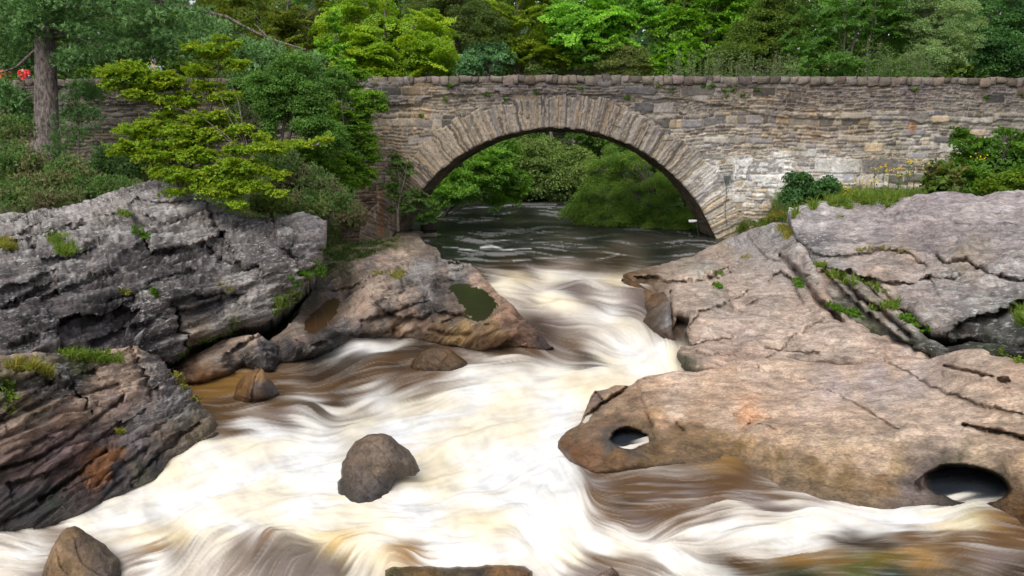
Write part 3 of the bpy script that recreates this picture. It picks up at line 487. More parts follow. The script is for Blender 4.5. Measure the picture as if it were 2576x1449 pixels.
# --- left foreground dipping slab
patch('dipping_slab', [(-240,905),(0,895),(60,888),(155,886),(230,890),(330,868),(345,872),(400,900),(432,938),(470,972),(500,1010),(530,1045),(553,1080),(545,1108),(500,1122),(470,1143),(430,1163),(424,1188),(395,1212),(340,1232),(290,1256),(240,1285),(200,1308),(130,1330),(60,1338),(-240,1340)],
 [(-240,905,8.7),(60,888,9.2),(155,886,9.9),(330,868,10.8),(400,900,11.0),(470,972,10.9),(553,1080,0),(500,1122,0),(430,1165,0),(395,1212,0),(290,1256,0),(200,1308,0),(60,1338,0),(-240,1340,0),(300,1000,9.9),(420,1060,10.0),(150,1000,9.0),(0,1000,8.3),(100,1150,8.3),(300,1150,9.0),(-240,1150,7.9),(250,1080,9.3)],
 [(50,900,PK,0,.2),(200,910,MO,0,.3),(300,900,PKL,0,.2),(340,880,PK,0,.4),(370,900,DG,0,1),(400,960,DG,0,1),(430,1010,DG,.2,.6),(330,950,PK,0,.5),(280,960,PK,0,.5),(180,950,DG,0,.9),(100,930,(.15,.13,.08),0,.7),(30,920,(.2,.16,.1),0,.5),(20,970,MO,0,.4),(100,980,DG,0,.6),(220,1010,PK,.1,.3),(300,1010,(.2,.14,.12),.2,.4),(150,1050,(.24,.16,.12),.3,.1),(60,1040,(.2,.15,.1),.2,.3),
  (50,1100,(.16,.11,.09),.5,0),(150,1120,(.17,.12,.12),.6,0),(250,1100,(.08,.06,.06),.5,.1),(350,1070,DG,.4,.3),(420,1100,(.12,.09,.07),.5,.2),(500,1080,(.15,.12,.08),.3,.2),(530,1100,(.10,.08,.05),.3,.2),(330,1120,(.16,.14,.15),.7,0),(270,1160,OR,.75,0),(240,1190,(.22,.09,.03),.8,0),(300,1190,(.10,.09,.10),.8,0),(360,1180,(.08,.08,.05),.5,.1),(150,1180,(.10,.07,.07),.7,0),(60,1180,(.11,.075,.07),.7,0),
  (50,1250,(.045,.04,.045),.8,0),(130,1260,(.03,.035,.03),.7,0),(200,1250,(.06,.045,.045),.8,0),(280,1230,(.05,.05,.055),.8,0),(80,1310,(.035,.035,.04),.9,0),(390,1160,(.04,.04,.04),.7,0),(450,1040,(.10,.09,.08),.3,.4),(20,1310,(.035,.03,.03),.9,0)],
 'dark wet dipping slab with pink and rust streaks, beside the white water under the grass tufts', edge=(8,.2), seed=7, stk=1.0, sk=1.3, ck=1.5, strata=(-.60,.25,.75,4.2,.11), rough=(.06,.025), back=1.5,
 steps=[([(330,872),(345,900),(365,950),(400,1000)],.2,20),([(0,975),(80,950),(160,960),(240,925)],.2,20),([(0,1060),(100,1010),(200,990),(300,960)],.12,18),([(20,1215),(120,1190),(230,1120),(300,1060)],.15,22),([(150,1080),(179,1064),(209,1047),(239,1015)],0.10,21),([(247,1211),(278,1181),(309,1155),(341,1129)],0.06,21),([(-64,1229),(-4,1176),(55,1132),(117,1094)],0.13,24),([(57,1035),(93,1017),(130,991),(167,955)],0.08,19),([(-28,1077),(29,1024),(86,991),(145,941)],0.13,17),([(-69,987),(-21,969),(27,952),(76,922)],0.09,22),([(276,1198),(306,1167),(336,1148),(366,1129)],0.13,23),([(8,1313),(77,1282),(146,1238),(218,1207)],0.05,17),([(281,1157),(330,1115),(379,1091),(430,1050)],0.07,15),([(378,1143),(402,1128),(426,1108),(450,1093)],0.08,13),([(58,1057),(105,1036),(152,1012),(200,988)],0.12,21),([(259,1108),(292,1082),(326,1062),(361,1030)],0.11,14),([(254,1251),(278,1226),(303,1206),(328,1186)],0.06,12),([(-37,1045),(4,1011),(45,981),(88,959)],0.06,13)],
 cracks=[([(0,1180),(100,1150),(180,1100),(260,1040),(310,1000)],.14,4),([(100,1260),(200,1190),(270,1130)],.16,5),([(330,1215),(420,1130),(500,1070)],.12,5),([(180,965),(200,1000),(230,1040)],.1,4)])
# --- centre peninsula
patch('ledge_outcrop', [(800,640),(850,618),(920,606),(985,598),(1005,590),(1055,596),(1070,612),(1098,625),(1110,650),(1150,656),(1180,662),(1212,690),(1240,728),(1262,748),(1292,770),(1315,800),(1352,832),(1372,858),(1390,880),(1360,880),(1310,868),(1270,876),(1200,880),(1130,868),(1080,862),(1020,850),(950,846),(890,852),(850,866),(800,888),(760,905),(720,915),(690,905),(660,880),(680,850),(720,825),(745,795),(765,760),(790,720),(800,690),(790,665)],
 [(800,640,20.5),(850,618,22.5),(985,598,26),(1055,596,0),(1098,625,0),(1110,650,0),(1180,662,0),(1212,690,0),(1240,728,-2.77),(1266,754,-2.78),(1292,776,-2.82),(1315,800,0),(1390,880,0),(1360,880,0),(1270,876,0),(1130,868,0),(1020,850,0),(890,852,-3.28),(760,905,0),(690,905,0),(660,880,-3.3),(700,845,-3.05),(800,690,-2.75),(870,660,-2.48),(960,650,-2.42),(1060,640,-2.48),(1000,700,-2.50),(1100,690,-2.54),(920,740,-2.55),(806,797,-3.10),(780,820,-3.09),(832,772,-3.09),(868,748,-2.97),(862,775,-2.97),(838,742,-2.97),(800,766,-2.97),(764,798,-2.97),(742,833,-2.98),(770,858,-2.99),(815,842,-2.99),(848,808,-2.98),(890,790,-2.88),(950,790,-2.72),(1050,770,-2.7),(1120,720,-2.77),(1190,714,-2.77),(1282,797,-2.80),(1240,808,-2.77),(1180,806,-2.77),(1128,782,-2.75),(1138,752,-2.76),(1108,732,-2.73),(1190,757,-2.90),(1225,780,-2.90),(1165,742,-2.88),(1195,785,-2.88),(1300,830,-2.98),(1150,835,-3.0),(900,820,-3.0),(840,840,-3.05),(1050,825,-3.05)],
 [(820,640,MO,0,0),(850,650,MO,0,0),(800,670,DG,0,.3),(830,690,MO,0,.2),(870,690,(.10,.09,.05),0,.5),(800,740,BK,0,.2),(780,700,BK,0,.1),(900,625,MO,0,0),(980,610,MO,0,0),(850,670,(.09,.08,.03),0,.2),(1000,620,(.07,.07,.02),0,0),(1060,610,(.2,.16,.12),0,0),(1040,600,(.16,.13,.1),0,0),(1090,635,(.13,.10,.08),.2,0),(960,660,PK,0,.1),(1010,650,PKL,0,.1),(1060,680,GY,0,1),(1050,700,(.26,.25,.24),0,1),(1030,710,BK,0,.5),(1100,720,BK,.1,.5),(1120,750,DK,.1,.4),(960,770,DK,.1,.3),(1000,800,BK,.2,.2),(1090,790,BK,.3,.2),(880,740,DK,0,.4),(1160,700,DG,0,.7),(1100,670,DG,0,.9),(1140,680,GY,0,.8),(1000,690,GY,0,.6),
  (900,700,(.16,.13,.10),0,.6),(850,700,(.22,.17,.13),0,.5),(830,730,DG,0,.5),(940,720,PKL,0,.1),(920,760,PK,0,.1),(980,740,(.24,.19,.15),0,.4),(880,790,PKL,0,.1),(930,745,PKL,0,.1),(900,765,PKL,0,.1),(960,725,PKL,0,.1),(1000,755,PKL,0,.2),(975,782,BK,.1,.2),(1040,715,BK,0,.6),(1075,760,BK,.1,.3),(1060,790,DK,.2,.2),(1010,815,PK,.1,.1),(915,815,DK,.1,.3),(865,838,BK,.2,.3),(940,835,(.05,.035,.025),.4,.1),(850,720,PK,0,.2),(900,690,PK,0,.3),(940,675,DG,0,.5),(985,665,PKL,0,.1),(1030,650,PKL,0,.1),(1120,690,PK,0,.3),(1140,715,BK,.2,.3),(950,800,(.15,.11,.08),.1,.2),(1040,740,(.24,.18,.14),0,.3),(1080,730,GY,0,.5),(1040,790,(.22,.15,.1),.1,.2),(1130,760,(.22,.16,.12),0,.3),(1170,790,(.16,.12,.08),.1,.1),  # black lichen plus painted crevice shade; left slope pinks brightened against the shading
  (1180,740,(.05,.045,.015),.9,0),(1210,770,(.06,.05,.012),.9,0),(1190,710,PK,.1,0),(1240,740,(.3,.2,.14),.1,0),(1280,790,(.3,.18,.12),.2,0),(1330,840,(.16,.09,.06),.6,0),(1370,870,(.05,.035,.03),.8,0),(1150,840,OC,.4,0),(1250,830,(.17,.11,.05),.5,0),(1230,860,(.09,.05,.025),.7,0),(1100,840,(.13,.08,.04),.6,0),(1000,830,(.12,.07,.035),.6,0),
  (900,840,DK,.3,.2),(830,860,BK,.3,.3),(760,890,BK,.4,.3),(720,880,DK,.2,.3),(860,830,DG,.1,.5),(800,820,(.02,.02,.02),.4,.1),(700,850,(.25,.19,.15),0,.2),(750,840,(.2,.15,.12),.1,.2),(840,770,(.12,.065,.02),.9,0),(800,790,(.10,.05,.015),.9,0),(790,750,(.05,.04,.02),.2,.3),(810,710,(.08,.08,.03),0,.4),(1060,810,(.09,.05,.03),.5,0)],
 'pink and grey rock ledge with a green pool, below the left foot of the arch', edge=(5,.06), seed=11, lam=1e-4, flats=[(1190,762,66,34,.55),(804,799,74,34,-.70)], sk=1.1, ck=1.6, stk=1.3, aniso=6, strata=(-.55,.30,.75,4.6,.075), rough=(.05,.02), back=1.4,
 steps=[([(830,735),(880,725),(930,700),(1000,672),(1060,655)],.3,24),([(935,745),(960,780),(1010,800),(1060,800),(1080,790)],.3,22),([(1075,745),(1090,785),(1150,790),(1195,772)],.35,26),([(1120,700),(1150,712),(1200,715)],.2,20),([(790,865),(860,840),(930,835),(990,825)],.3,24),([(909,806),(963,793),(1017,774),(1072,762)],0.24,19),([(823,718),(875,692),(927,664),(981,642)],0.16,18),([(1004,758),(1046,739),(1088,729),(1131,704)],0.14,16),([(1096,717),(1139,707),(1181,687),(1225,679)],0.13,12),([(925,727),(976,706),(1027,683),(1080,661)],0.13,13),([(1112,811),(1151,796),(1191,774),(1231,761)],0.19,18),([(979,825),(1010,803),(1042,791),(1074,787)],0.13,13),([(1024,723),(1073,699),(1121,686),(1171,670)],0.23,10),([(946,764),(985,751),(1024,728),(1064,722)],0.20,18),([(864,747),(921,722),(979,700),(1039,666)],0.16,10),([(957,736),(986,721),(1014,720),(1044,708)],0.24,14),([(978,747),(1026,724),(1073,713),(1122,693)],0.15,14)],
 cracks=[([(1000,670),(1020,720),(1000,760)],.2,5),([(880,760),(920,720),(990,700)],.15,4),([(1100,660),(1130,700),(1150,740)],.25,6),([(1080,830),(1120,845),(1180,842)],.1,5)],
 pots=[])
# --- small left ledges
patch('bedrock_ledge', [(432,935),(470,905),(510,882),(560,855),(620,842),(652,838),(668,850),(700,866),(716,890),(700,915),(690,935),(650,932),(610,920),(575,948),(540,952),(500,962),(440,968)],
 [(432,935,0),(510,882,-3.05),(560,855,-2.95),(652,838,-2.85),(700,866,-3.1),(716,890,0),(690,935,0),(610,925,0),(540,952,0),(440,968,0),(600,880,-3.05),(660,870,-3.0),(500,930,-3.2),(560,915,-3.2)],
 [(470,930,(.13,.08,.05),.3,.1),(520,900,(.24,.17,.12),.2,.2),(580,865,PK,0,.2),(630,850,PKL,0,.2),(560,900,(.2,.15,.12),.1,.3),(600,890,(.08,.07,.06),.1,.4),(640,900,BK,.3,.4),(600,920,BK,.4,.2),(690,900,DK,.3,.4),(670,870,DK,.1,.4),(500,950,BW,.8,0),(560,940,BW,.8,0),(690,930,BK,.6,.2)],
 'low pink topped ledge with a black mossy face at the foot of the layered outcrop', edge=(6,.12), seed=15, strata=(-.5,.3,.7,4,.05), rough=(.07,.03), back=.8, steps=[([(560,905),(590,875),(640,845),(655,842)],.25,30)])
patch('wet_rock', [(588,1003),(598,965),(622,935),(655,921),(668,940),(688,968),(704,992),(690,1004),(640,1012)],
 [(588,1003,0),(622,935,-3.2),(655,921,-3.02),(704,992,0),(640,1012,0),(688,968,-3.3),(655,965,-3.14),(598,965,-3.4)],
 [(600,970,BW,.8,0),(635,945,(.2,.11,.04),.7,0),(655,935,(.2,.12,.05),.5,0),(665,970,(.10,.09,.10),.7,.1),(690,990,(.07,.06,.06),.8,0),(640,1000,BD,.8,0)],
 'small pointed brown wet rock with one grey face, rising from the shallow amber water', edge=(5,.1), seed=17, rough=(.05,.02), back=.5, step=2.6, steps=[([(655,918),(640,960),(630,1005)],-.12,40)])
def pool(poly, z, col, name='pool_water'):
    V = [np.array(atz(a, b, z)) for a, b in poly]; V = np.array(V); c = V.mean(0); V = np.concatenate([V, c[None]]); n = len(poly)
    Q = np.array([[i, (i + 1) % n, n] for i in range(n)])
    if np.cross(V[1] - V[0], V[n] - V[0])[2] < 0: Q = Q[:, ::-1].copy()
    o = mesh(name, V, Q, STILL, attrs={'col': ('FLOAT_COLOR', np.tile(col, (n + 1, 1))), 'foam': ('FLOAT', np.zeros(n + 1))}); tag(o, kind='structure'); return o
def ell(cx, cy, a, b, rot): return [(cx + a * math.cos(t) * math.cos(rot) - b * math.sin(t) * math.sin(rot), cy + a * math.cos(t) * math.sin(rot) + b * math.sin(t) * math.cos(rot)) for t in np.linspace(0, 6.283, 24, endpoint=False)]
pool(ell(1192, 763, 74, 42, .55), -2.815, (.018, .018, .006))
pool(ell(804, 799, 84, 44, -.70), -3.02, (.055, .028, .010))
# --- right upper slab
patch('upper_slab', [(1983,533),(1990,524),(2020,515),(2060,507),(2130,501),(2200,500),(2248,508),(2262,500),(2300,490),(2350,484),(2400,482),(2440,488),(2472,495),(2500,487),(2560,484),(2850,484),(2850,860),(2576,870),(2530,885),(2480,862),(2440,848),(2400,853),(2345,840),(2322,818),(2290,785),(2255,768),(2225,752),(2200,733),(2165,702),(2140,690),(2110,688),(2070,672),(2040,655),(2012,626),(2000,600),(1994,575)],
 [(1983,533,18.2),(2060,507,19),(2200,500,19.5),(2248,508,18),(2400,482,17),(2472,495,16.5),(2850,484,15.5),(2850,870,8.9),(2530,885,9.2),(2400,853,10.0),(2345,840,10.4),(2290,785,11.5),(2225,752,12.3),(2140,690,13.8),(2070,672,14.4),(2012,626,16),(2000,600,16.6),(2150,600,15.8),(2300,600,15.0),(2500,600,13.5),(2300,700,12.8),(2450,740,11.4),(2576,740,10.9),(2150,640,14.8)],
 [(2000,540,(.30,.27,.27),0,.6),(2050,530,GPL,0,.4),(2200,520,GP,0,.3),(2350,500,(.30,.25,.25),0,.3),(2500,510,(.29,.24,.24),0,.3),(2060,600,(.14,.11,.12),0,1),(2130,590,GP,0,.8),(2200,580,(.22,.18,.19),0,.6),(2030,620,DG,0,1),(2100,640,(.25,.22,.21),0,.9),(2300,560,(.24,.20,.20),0,.3),(2400,600,(.24,.20,.20),0,.4),(2530,580,(.25,.21,.21),0,.3),(2320,620,(.20,.165,.165),0,.3),
  (2130,670,(.35,.29,.26),0,.2),(2180,650,(.35,.28,.24),0,.2),(2250,670,(.34,.27,.22),0,.1),(2280,650,PK,0,.1),(2220,700,PK,0,.1),(2350,660,(.27,.22,.19),0,.4),(2420,650,(.30,.23,.16),0,.2),(2450,670,(.28,.22,.17),0,.4),(2400,720,(.22,.19,.18),0,1),(2500,700,(.26,.22,.21),0,.8),(2300,740,(.28,.22,.20),0,.5),(2350,800,(.30,.25,.22),0,.6),(2400,780,(.20,.17,.16),0,1),(2450,760,GY,0,1),(2550,740,GY,0,.7),(2440,830,(.09,.08,.07),.1,.6),(2400,845,(.04,.04,.03),.2,.1),(2500,800,(.13,.12,.10),0,1),(2550,800,(.10,.09,.08),0,.9),(2480,850,(.03,.035,.02),.3,.4),(2560,850,(.025,.03,.02),.3,.3),(2576,620,(.26,.22,.21),0,.4)],
 'large purple grey rock slab with pale lichen flecks, below the flowering weeds at the bridge wall', edge=(9,.25), seed=21, aniso=2.6, ck=3.0, sk=1.6, sat=.7, strata=(.22,.28,.95,2.8,.075), rough=(.13,.045), back=2.2, down=.5,
 steps=[([(2000,600),(2060,640),(2120,638),(2200,628),(2290,640),(2335,668)],.16,26),([(2075,672),(2110,680),(2170,697),(2240,712),(2300,708),(2335,690)],.25,30),([(2335,690),(2400,700),(2440,680),(2470,660)],.12,24),([(2395,835),(2440,800),(2500,790),(2576,770)],.35,60),([(2165,702),(2190,700),(2230,735),(2260,760)],.15,16)],
 cracks=[([(2340,640),(2380,660),(2430,650),(2480,690),(2530,710),(2600,720)],.10,4),([(2150,530),(2200,545),(2260,548)],.05,4),([(2400,560),(2480,575),(2560,570)],.05,3.5)])
# --- crevice sub-slab between
patch('wedge_slab', [(2055,670),(2085,672),(2110,684),(2150,694),(2175,712),(2205,742),(2240,765),(2270,785),(2300,815),(2335,850),(2380,872),(2440,860),(2540,870),(2600,880),(2600,910),(2480,905),(2420,915),(2375,925),(2340,900),(2300,885),(2240,880),(2190,850),(2150,822),(2110,790),(2085,755),(2060,725),(2045,690)],
 [(2055,670,14.9),(2110,684,14.2),(2175,712,13.4),(2240,765,12.2),(2335,850,10.4),(2440,860,9.9),(2600,880,9.0),(2600,910,8.9),(2480,905,9.3),(2375,925,9.8),(2300,885,10.8),(2190,850,11.6),(2110,790,12.8),(2060,725,14.0),(2250,830,11.3)],
 [(2070,690,PK,0,.3),(2100,710,(.26,.22,.18),0,.6),(2140,740,(.24,.20,.16),0,.6),(2120,770,(.05,.06,.025),0,.2),(2200,790,(.2,.17,.13),0,.7),(2240,790,PK,0,.4),(2280,830,(.28,.25,.21),0,.9),(2180,830,(.05,.06,.025),0,.2),(2300,870,(.03,.035,.015),.1,.2),(2350,880,(.06,.06,.05),0,.8),(2400,880,BK,.2,.3),(2480,880,(.04,.05,.02),.1,.5),(2560,890,BK,.1,.3),(2380,905,(.2,.18,.15),0,.8)],
 'narrow mossy ledge wedged in the grassy crevice under the purple grey slab', edge=(8,.25), seed=23, ck=2, sk=1.5, sat=.85, strata=(.5,.3,.8,4,.06), rough=(.1,.05), back=1.0,
 steps=[([(2080,680),(2130,740),(2180,790),(2260,845),(2330,890)],.35,30)], cracks=[([(2110,690),(2160,750),(2220,790),(2300,850)],.3,6)])
# --- right middle shelf
patch('broad_shelf', [(1562,692),(1590,684),(1640,670),(1700,655),(1750,645),(1762,635),(1800,612),(1832,600),(1860,590),(1900,575),(1945,560),(1990,560),(2010,600),(2045,655),(2065,690),(2085,740),(2110,775),(2150,805),(2200,840),(2270,862),(2330,885),(2375,930),(2300,935),(2150,925),(2000,905),(1960,900),(1930,905),(1900,915),(1850,924),(1795,926),(1765,938),(1735,936),(1718,920),(1704,885),(1712,870),(1735,868),(1728,830),(1735,800),(1705,800),(1690,830),(1682,810),(1680,750),(1670,735),(1640,735),(1600,720)],
 [(1562,692,0),(1600,720,0),(1640,735,0),(1590,684,20),(1700,655,22),(1760,640,23.5),(1832,600,25),(1900,575,22.5),(1990,560,19.5),(2010,600,16.9),(2045,655,15.2),(2085,740,13.3),(2150,805,12.4),(2270,862,11.2),(2375,930,9.8),(2150,925,10.7),(2000,905,11.3),(1900,915,11.4),(1795,926,11.4),(1735,936,11.7),(1704,885,12.4),(1728,830,13.5),(1735,800,14.0),(1682,810,0),(1680,750,15.9),(1800,720,16.2),(1900,650,18.5),(1900,750,14.6),(2000,700,15.3),(2000,800,13.0),(1850,850,12.7),(2150,870,11.3),(1760,690,18)],
 [(1580,695,BW,.7,0),(1610,690,(.14,.09,.04),.5,0),(1640,720,(.12,.07,.03),.6,0),(1680,670,(.28,.21,.15),.1,.1),(1740,660,(.24,.19,.13),.1,.3),(1800,640,PK,0,.3),(1770,680,(.30,.27,.22),0,.6),(1810,610,(.25,.19,.12),0,.2),(1860,600,GPL,0,.8),(1950,590,GY,0,.8),(1980,610,(.3,.26,.24),0,.7),(1900,640,(.30,.26,.23),0,.5),(1870,680,(.33,.27,.22),0,.3),(1960,660,(.32,.27,.24),0,.6),(2030,660,(.3,.25,.22),0,.5),(2020,720,(.22,.18,.15),0,.5),
  (1720,720,PKL,0,.1),(1790,710,PKL,0,.1),(1700,760,(.33,.25,.19),0,.1),(1760,770,(.33,.25,.19),0,.1),(1690,810,(.18,.11,.06),.4,0),(1800,760,(.22,.18,.14),0,.5),(1850,740,PK,0,.2),(1920,760,(.33,.26,.21),0,.2),(2000,780,PKL,0,.2),(1780,820,PKL,0,.1),(1850,830,(.35,.27,.22),0,.1),(1950,830,PKL,0,.1),(1750,880,PK,.1,0),(1830,890,(.34,.23,.17),0,0),(1880,900,(.28,.18,.13),0,0),(2080,840,PKL,0,.2),(2200,870,PK,0,.1),(2300,900,PKL,0,.1),(1720,920,(.04,.05,.015),.3,0),(1735,935,(.03,.03,.015),.3,0),(2100,900,(.34,.26,.2),0,.1),(2060,760,PK,0,.4)],
 'broad pinkish rock shelf stepping down from the right foot of the arch to the rapids', edge=(8,.2), seed=25, aniso=2.2, ck=3.5, sk=2.2, sat=.8, stk=.6, strata=(.30,.30,.9,2.6,.045), rough=(.11,.03), back=1.6, down=.4,
 steps=[([(1600,702),(1650,700),(1720,705),(1790,695),(1830,672)],.25,30),([(1680,735),(1730,722),(1790,712)],.08,18),([(1728,830),(1760,790),(1830,760),(1880,735)],.12,20),([(1735,865),(1780,850),(1840,842)],.10,24),([(1745,885),(1800,890),(1850,884)],.06,16),([(1935,710),(1945,690),(1965,680),(1990,700),(2020,760)],.2,22),([(1915,905),(1990,850),(2060,805),(2110,780)],.07,40),([(1880,590),(1920,640),(1980,670),(2040,700)],.12,24)],
 cracks=[([(1905,760),(1880,770)],.06,3),([(1800,690),(1820,720),(1840,780)],.08,4),([(1760,690),(1800,700),(1840,690),(1860,660)],.12,5),([(1925,870),(1985,880),(2060,895)],.06,3.5),([(1960,640),(2010,690),(2060,760),(2120,810)],.2,7),([(1690,735),(1683,800)],.15,4)])
# --- block standing by the chute
patch('wet_block', [(1560,698),(1600,712),(1640,730),(1672,740),(1685,760),(1688,790),(1690,830),(1700,868),(1672,868),(1650,842),(1620,810),(1628,775),(1616,745),(1580,715)],
 [(1560,698,0),(1600,712,18.4),(1672,740,16.2),(1690,830,13.9),(1700,868,0),(1650,842,0),(1620,810,0),(1616,745,0),(1660,790,14.9)],
 [(1580,706,BW,.8,0),(1640,745,(.13,.075,.035),.7,0),(1650,790,(.09,.06,.04),.7,.1),(1680,800,(.14,.13,.13),.3,.4),(1680,850,BD,.8,0),(1630,800,BD,.8,0)],
 'dark wet brown block of bedrock at the edge of the chute, under the pinkish shelf', edge=(6,.15), seed=27, strata=(-.5,.2,.8,4,.04), rough=(.08,.03), back=.8)
# --- foreground pink slab
patch('smooth_slab', [(1403,1112),(1412,1098),(1440,1075),(1462,1060),(1470,1040),(1482,1005),(1500,985),(1545,972),(1590,968),(1605,955),(1640,944),(1700,934),(1760,935),(1800,922),(1850,905),(1900,895),(2000,880),(2150,880),(2300,890),(2340,905),(2380,890),(2420,878),(2480,880),(2530,884),(2576,870),(2850,868),(2850,1500),(2500,1500),(2470,1260),(2400,1300),(2200,1300),(2050,1290),(1900,1240),(1790,1190),(1700,1180),(1600,1190),(1500,1200),(1462,1180),(1432,1160),(1404,1130)],
 [(1403,1112,0),(1432,1160,0),(1462,1180,0),(1470,1040,-3.38),(1500,985,-3.27),(1605,955,-3.10),(1700,934,-3.02),(1800,922,-2.95),(1900,895,-2.90),(2000,880,-2.88),(2150,880,-2.72),(2340,905,-2.5),(2420,878,-2.25),(2850,868,-2.1),(1540,1060,-3.30),(1560,1145,-3.20),(1610,1160,-3.22),(1500,1150,-3.30),(1640,1000,-3.12),(1700,1100,-3.12),(1800,1000,-2.98),(1900,1100,-2.98),(2000,1000,-2.82),(2100,1100,-2.85),(2300,1000,-2.58),(2300,1150,-2.78),(2500,1000,-2.42),(2600,1150,-2.55),(2576,1240,-2.8),(2450,1140,-2.66),(2000,1180,-3.05),(2150,1215,-3.02),(1800,1130,-3.13),(1850,1160,-3.2),
  (2500,1270,-2.98),(2400,1310,-3.15),(2250,1340,-3.3),(2050,1320,-3.4),(1900,1270,-3.32),(1790,1210,-3.3),(1600,1210,-3.45),(2850,1400,-3.2),(2850,1500,-3.4),(2500,1500,-3.5)],
 [(1500,1000,(.15,.11,.09),.3,0),(1480,1060,(.20,.13,.08),.3,0),(1440,1090,(.17,.10,.05),.5,0),(1420,1120,(.12,.06,.025),.7,0),(1460,1150,(.14,.065,.025),.8,0),(1560,1010,(.30,.21,.14),.1,0),(1540,1050,(.22,.14,.08),.3,0),(1580,1020,(.24,.16,.10),.2,0),(1600,1080,(.13,.08,.035),.4,0),(1550,1150,(.15,.08,.03),.8,0),(1650,1130,(.13,.08,.03),.7,0),
  (1620,980,(.38,.27,.19),0,0),(1700,960,PKL,0,0),(1800,960,(.40,.29,.21),0,0),(1900,940,PKL,0,.05),(2000,920,(.38,.29,.22),0,.1),(1700,1030,(.40,.31,.24),0,.05),(1800,1060,(.38,.28,.20),0,.05),(1660,1060,(.36,.24,.15),.1,0),(1640,1050,(.28,.18,.1),.1,0),(1700,1080,(.15,.09,.04),.3,0),(1750,1080,(.19,.12,.06),.2,0),(1760,1110,(.12,.075,.032),.5,0),(1800,1110,(.16,.10,.04),.4,0),(1850,1130,(.14,.085,.03),.5,0),(1830,1050,(.38,.28,.21),0,.05),
  (1880,1040,(.42,.24,.14),0,0),(1900,1080,(.40,.30,.22),0,.05),(1880,1110,(.26,.18,.10),.2,0),(1960,1110,(.38,.28,.20),0,.05),(1960,1150,(.15,.10,.045),.3,0),(2050,1130,(.38,.28,.20),0,.05),(2050,1180,(.14,.09,.04),.4,0),(2100,1150,(.32,.24,.16),.1,0),(2130,1200,(.13,.085,.04),.4,0),(2200,1140,(.38,.29,.21),0,.05),(2250,1170,(.26,.19,.11),.2,0),(2220,1210,(.16,.10,.05),.4,0),(2290,1230,(.14,.11,.10),.8,0),
  (1950,1010,(.38,.28,.21),0,.05),(2050,1030,(.39,.30,.24),0,.05),(2150,1050,(.37,.28,.21),0,.05),(2100,970,(.36,.29,.26),0,.1),(2200,960,(.34,.28,.26),0,.1),(2150,910,PKL,0,.05),(2250,920,(.37,.28,.22),0,.05),(2300,960,(.35,.29,.26),0,.1),(2350,1010,(.38,.30,.24),0,.05),(2300,1060,(.40,.31,.24),0,.05),(2450,920,(.35,.27,.21),0,.05),(2500,900,(.33,.26,.2),0,.05),(2560,900,PK,0,.1),(2450,980,(.36,.28,.22),0,.05),(2520,1020,(.39,.29,.21),0,.05),(2400,1080,(.39,.31,.25),0,.05),(2560,1080,(.36,.27,.2),0,.05),(2450,1130,(.30,.23,.16),0,.05),(2570,1180,(.28,.2,.13),.1,0),(2540,1250,(.12,.07,.03),.5,0),
  (2320,1190,(.12,.09,.08),.7,0),(2350,1210,(.05,.04,.035),.7,0),(2450,1210,(.02,.022,.014),.6,0),(2500,1220,(.015,.018,.01),.6,0),(2400,1180,(.03,.03,.015),.4,0),(2420,1250,(.02,.02,.015),.8,0),(2560,1300,BW,.8,0),(1560,1090,(.07,.05,.035),.6,0),(1610,1090,(.06,.05,.03),.6,0),(1540,1115,(.05,.05,.05),.8,0),(1580,1120,BK,.8,0)],
 'smooth tan pink slab with round potholes, nearest the white water at the chute mouth', edge=(9,.14), seed=31, aniso=1.7, ck=4.0, sk=2.5, sat=1.0, strata=(.25,.35,.9,1.5,.018), rough=(.09,.014), back=1.2, down=.4, step=3.6, stk=.35,
 steps=[([(1500,990),(1520,1010),(1545,1000),(1570,985),(1600,950)],.10,14),([(1605,955),(1612,1010),(1635,1060),(1645,1090)],.05,14),([(2375,930),(2440,945),(2490,965),(2540,975)],-.07,14),([(2425,1065),(2500,1085),(2600,1110)],.09,16),([(1735,940),(1770,945),(1850,930),(1905,912)],.04,9),([(1900,925),(2020,950),(2150,1010),(2260,1075)],.05,16),([(2190,893),(2330,960),(2450,1010),(2576,1045)],.06,16),([(1640,950),(1720,1000),(1830,1030),(1960,1090)],.035,14),([(2310,1230),(2300,1205),(2330,1185),(2380,1170)],.05,20)],
 cracks=[([(2375,925),(2450,935),(2500,955)],.06,4),([(2525,880),(2576,905),(2640,930)],.16,6),([(2420,1062),(2500,1082),(2600,1108)],.08,3),([(1603,955),(1615,1010),(1640,1070)],.05,3.5),([(1475,1050),(1510,1020),(1545,1000),(1600,955)],.10,4),([(1940,1050),(1890,1045),(1870,1075)],.03,3),([(1700,1060),(1720,1080)],.04,3)],
 pots=[(1582,1102,50,24,-10,.60),(2432,1216,112,46,10,.62),(2526,959,17,7,-4,.25)])
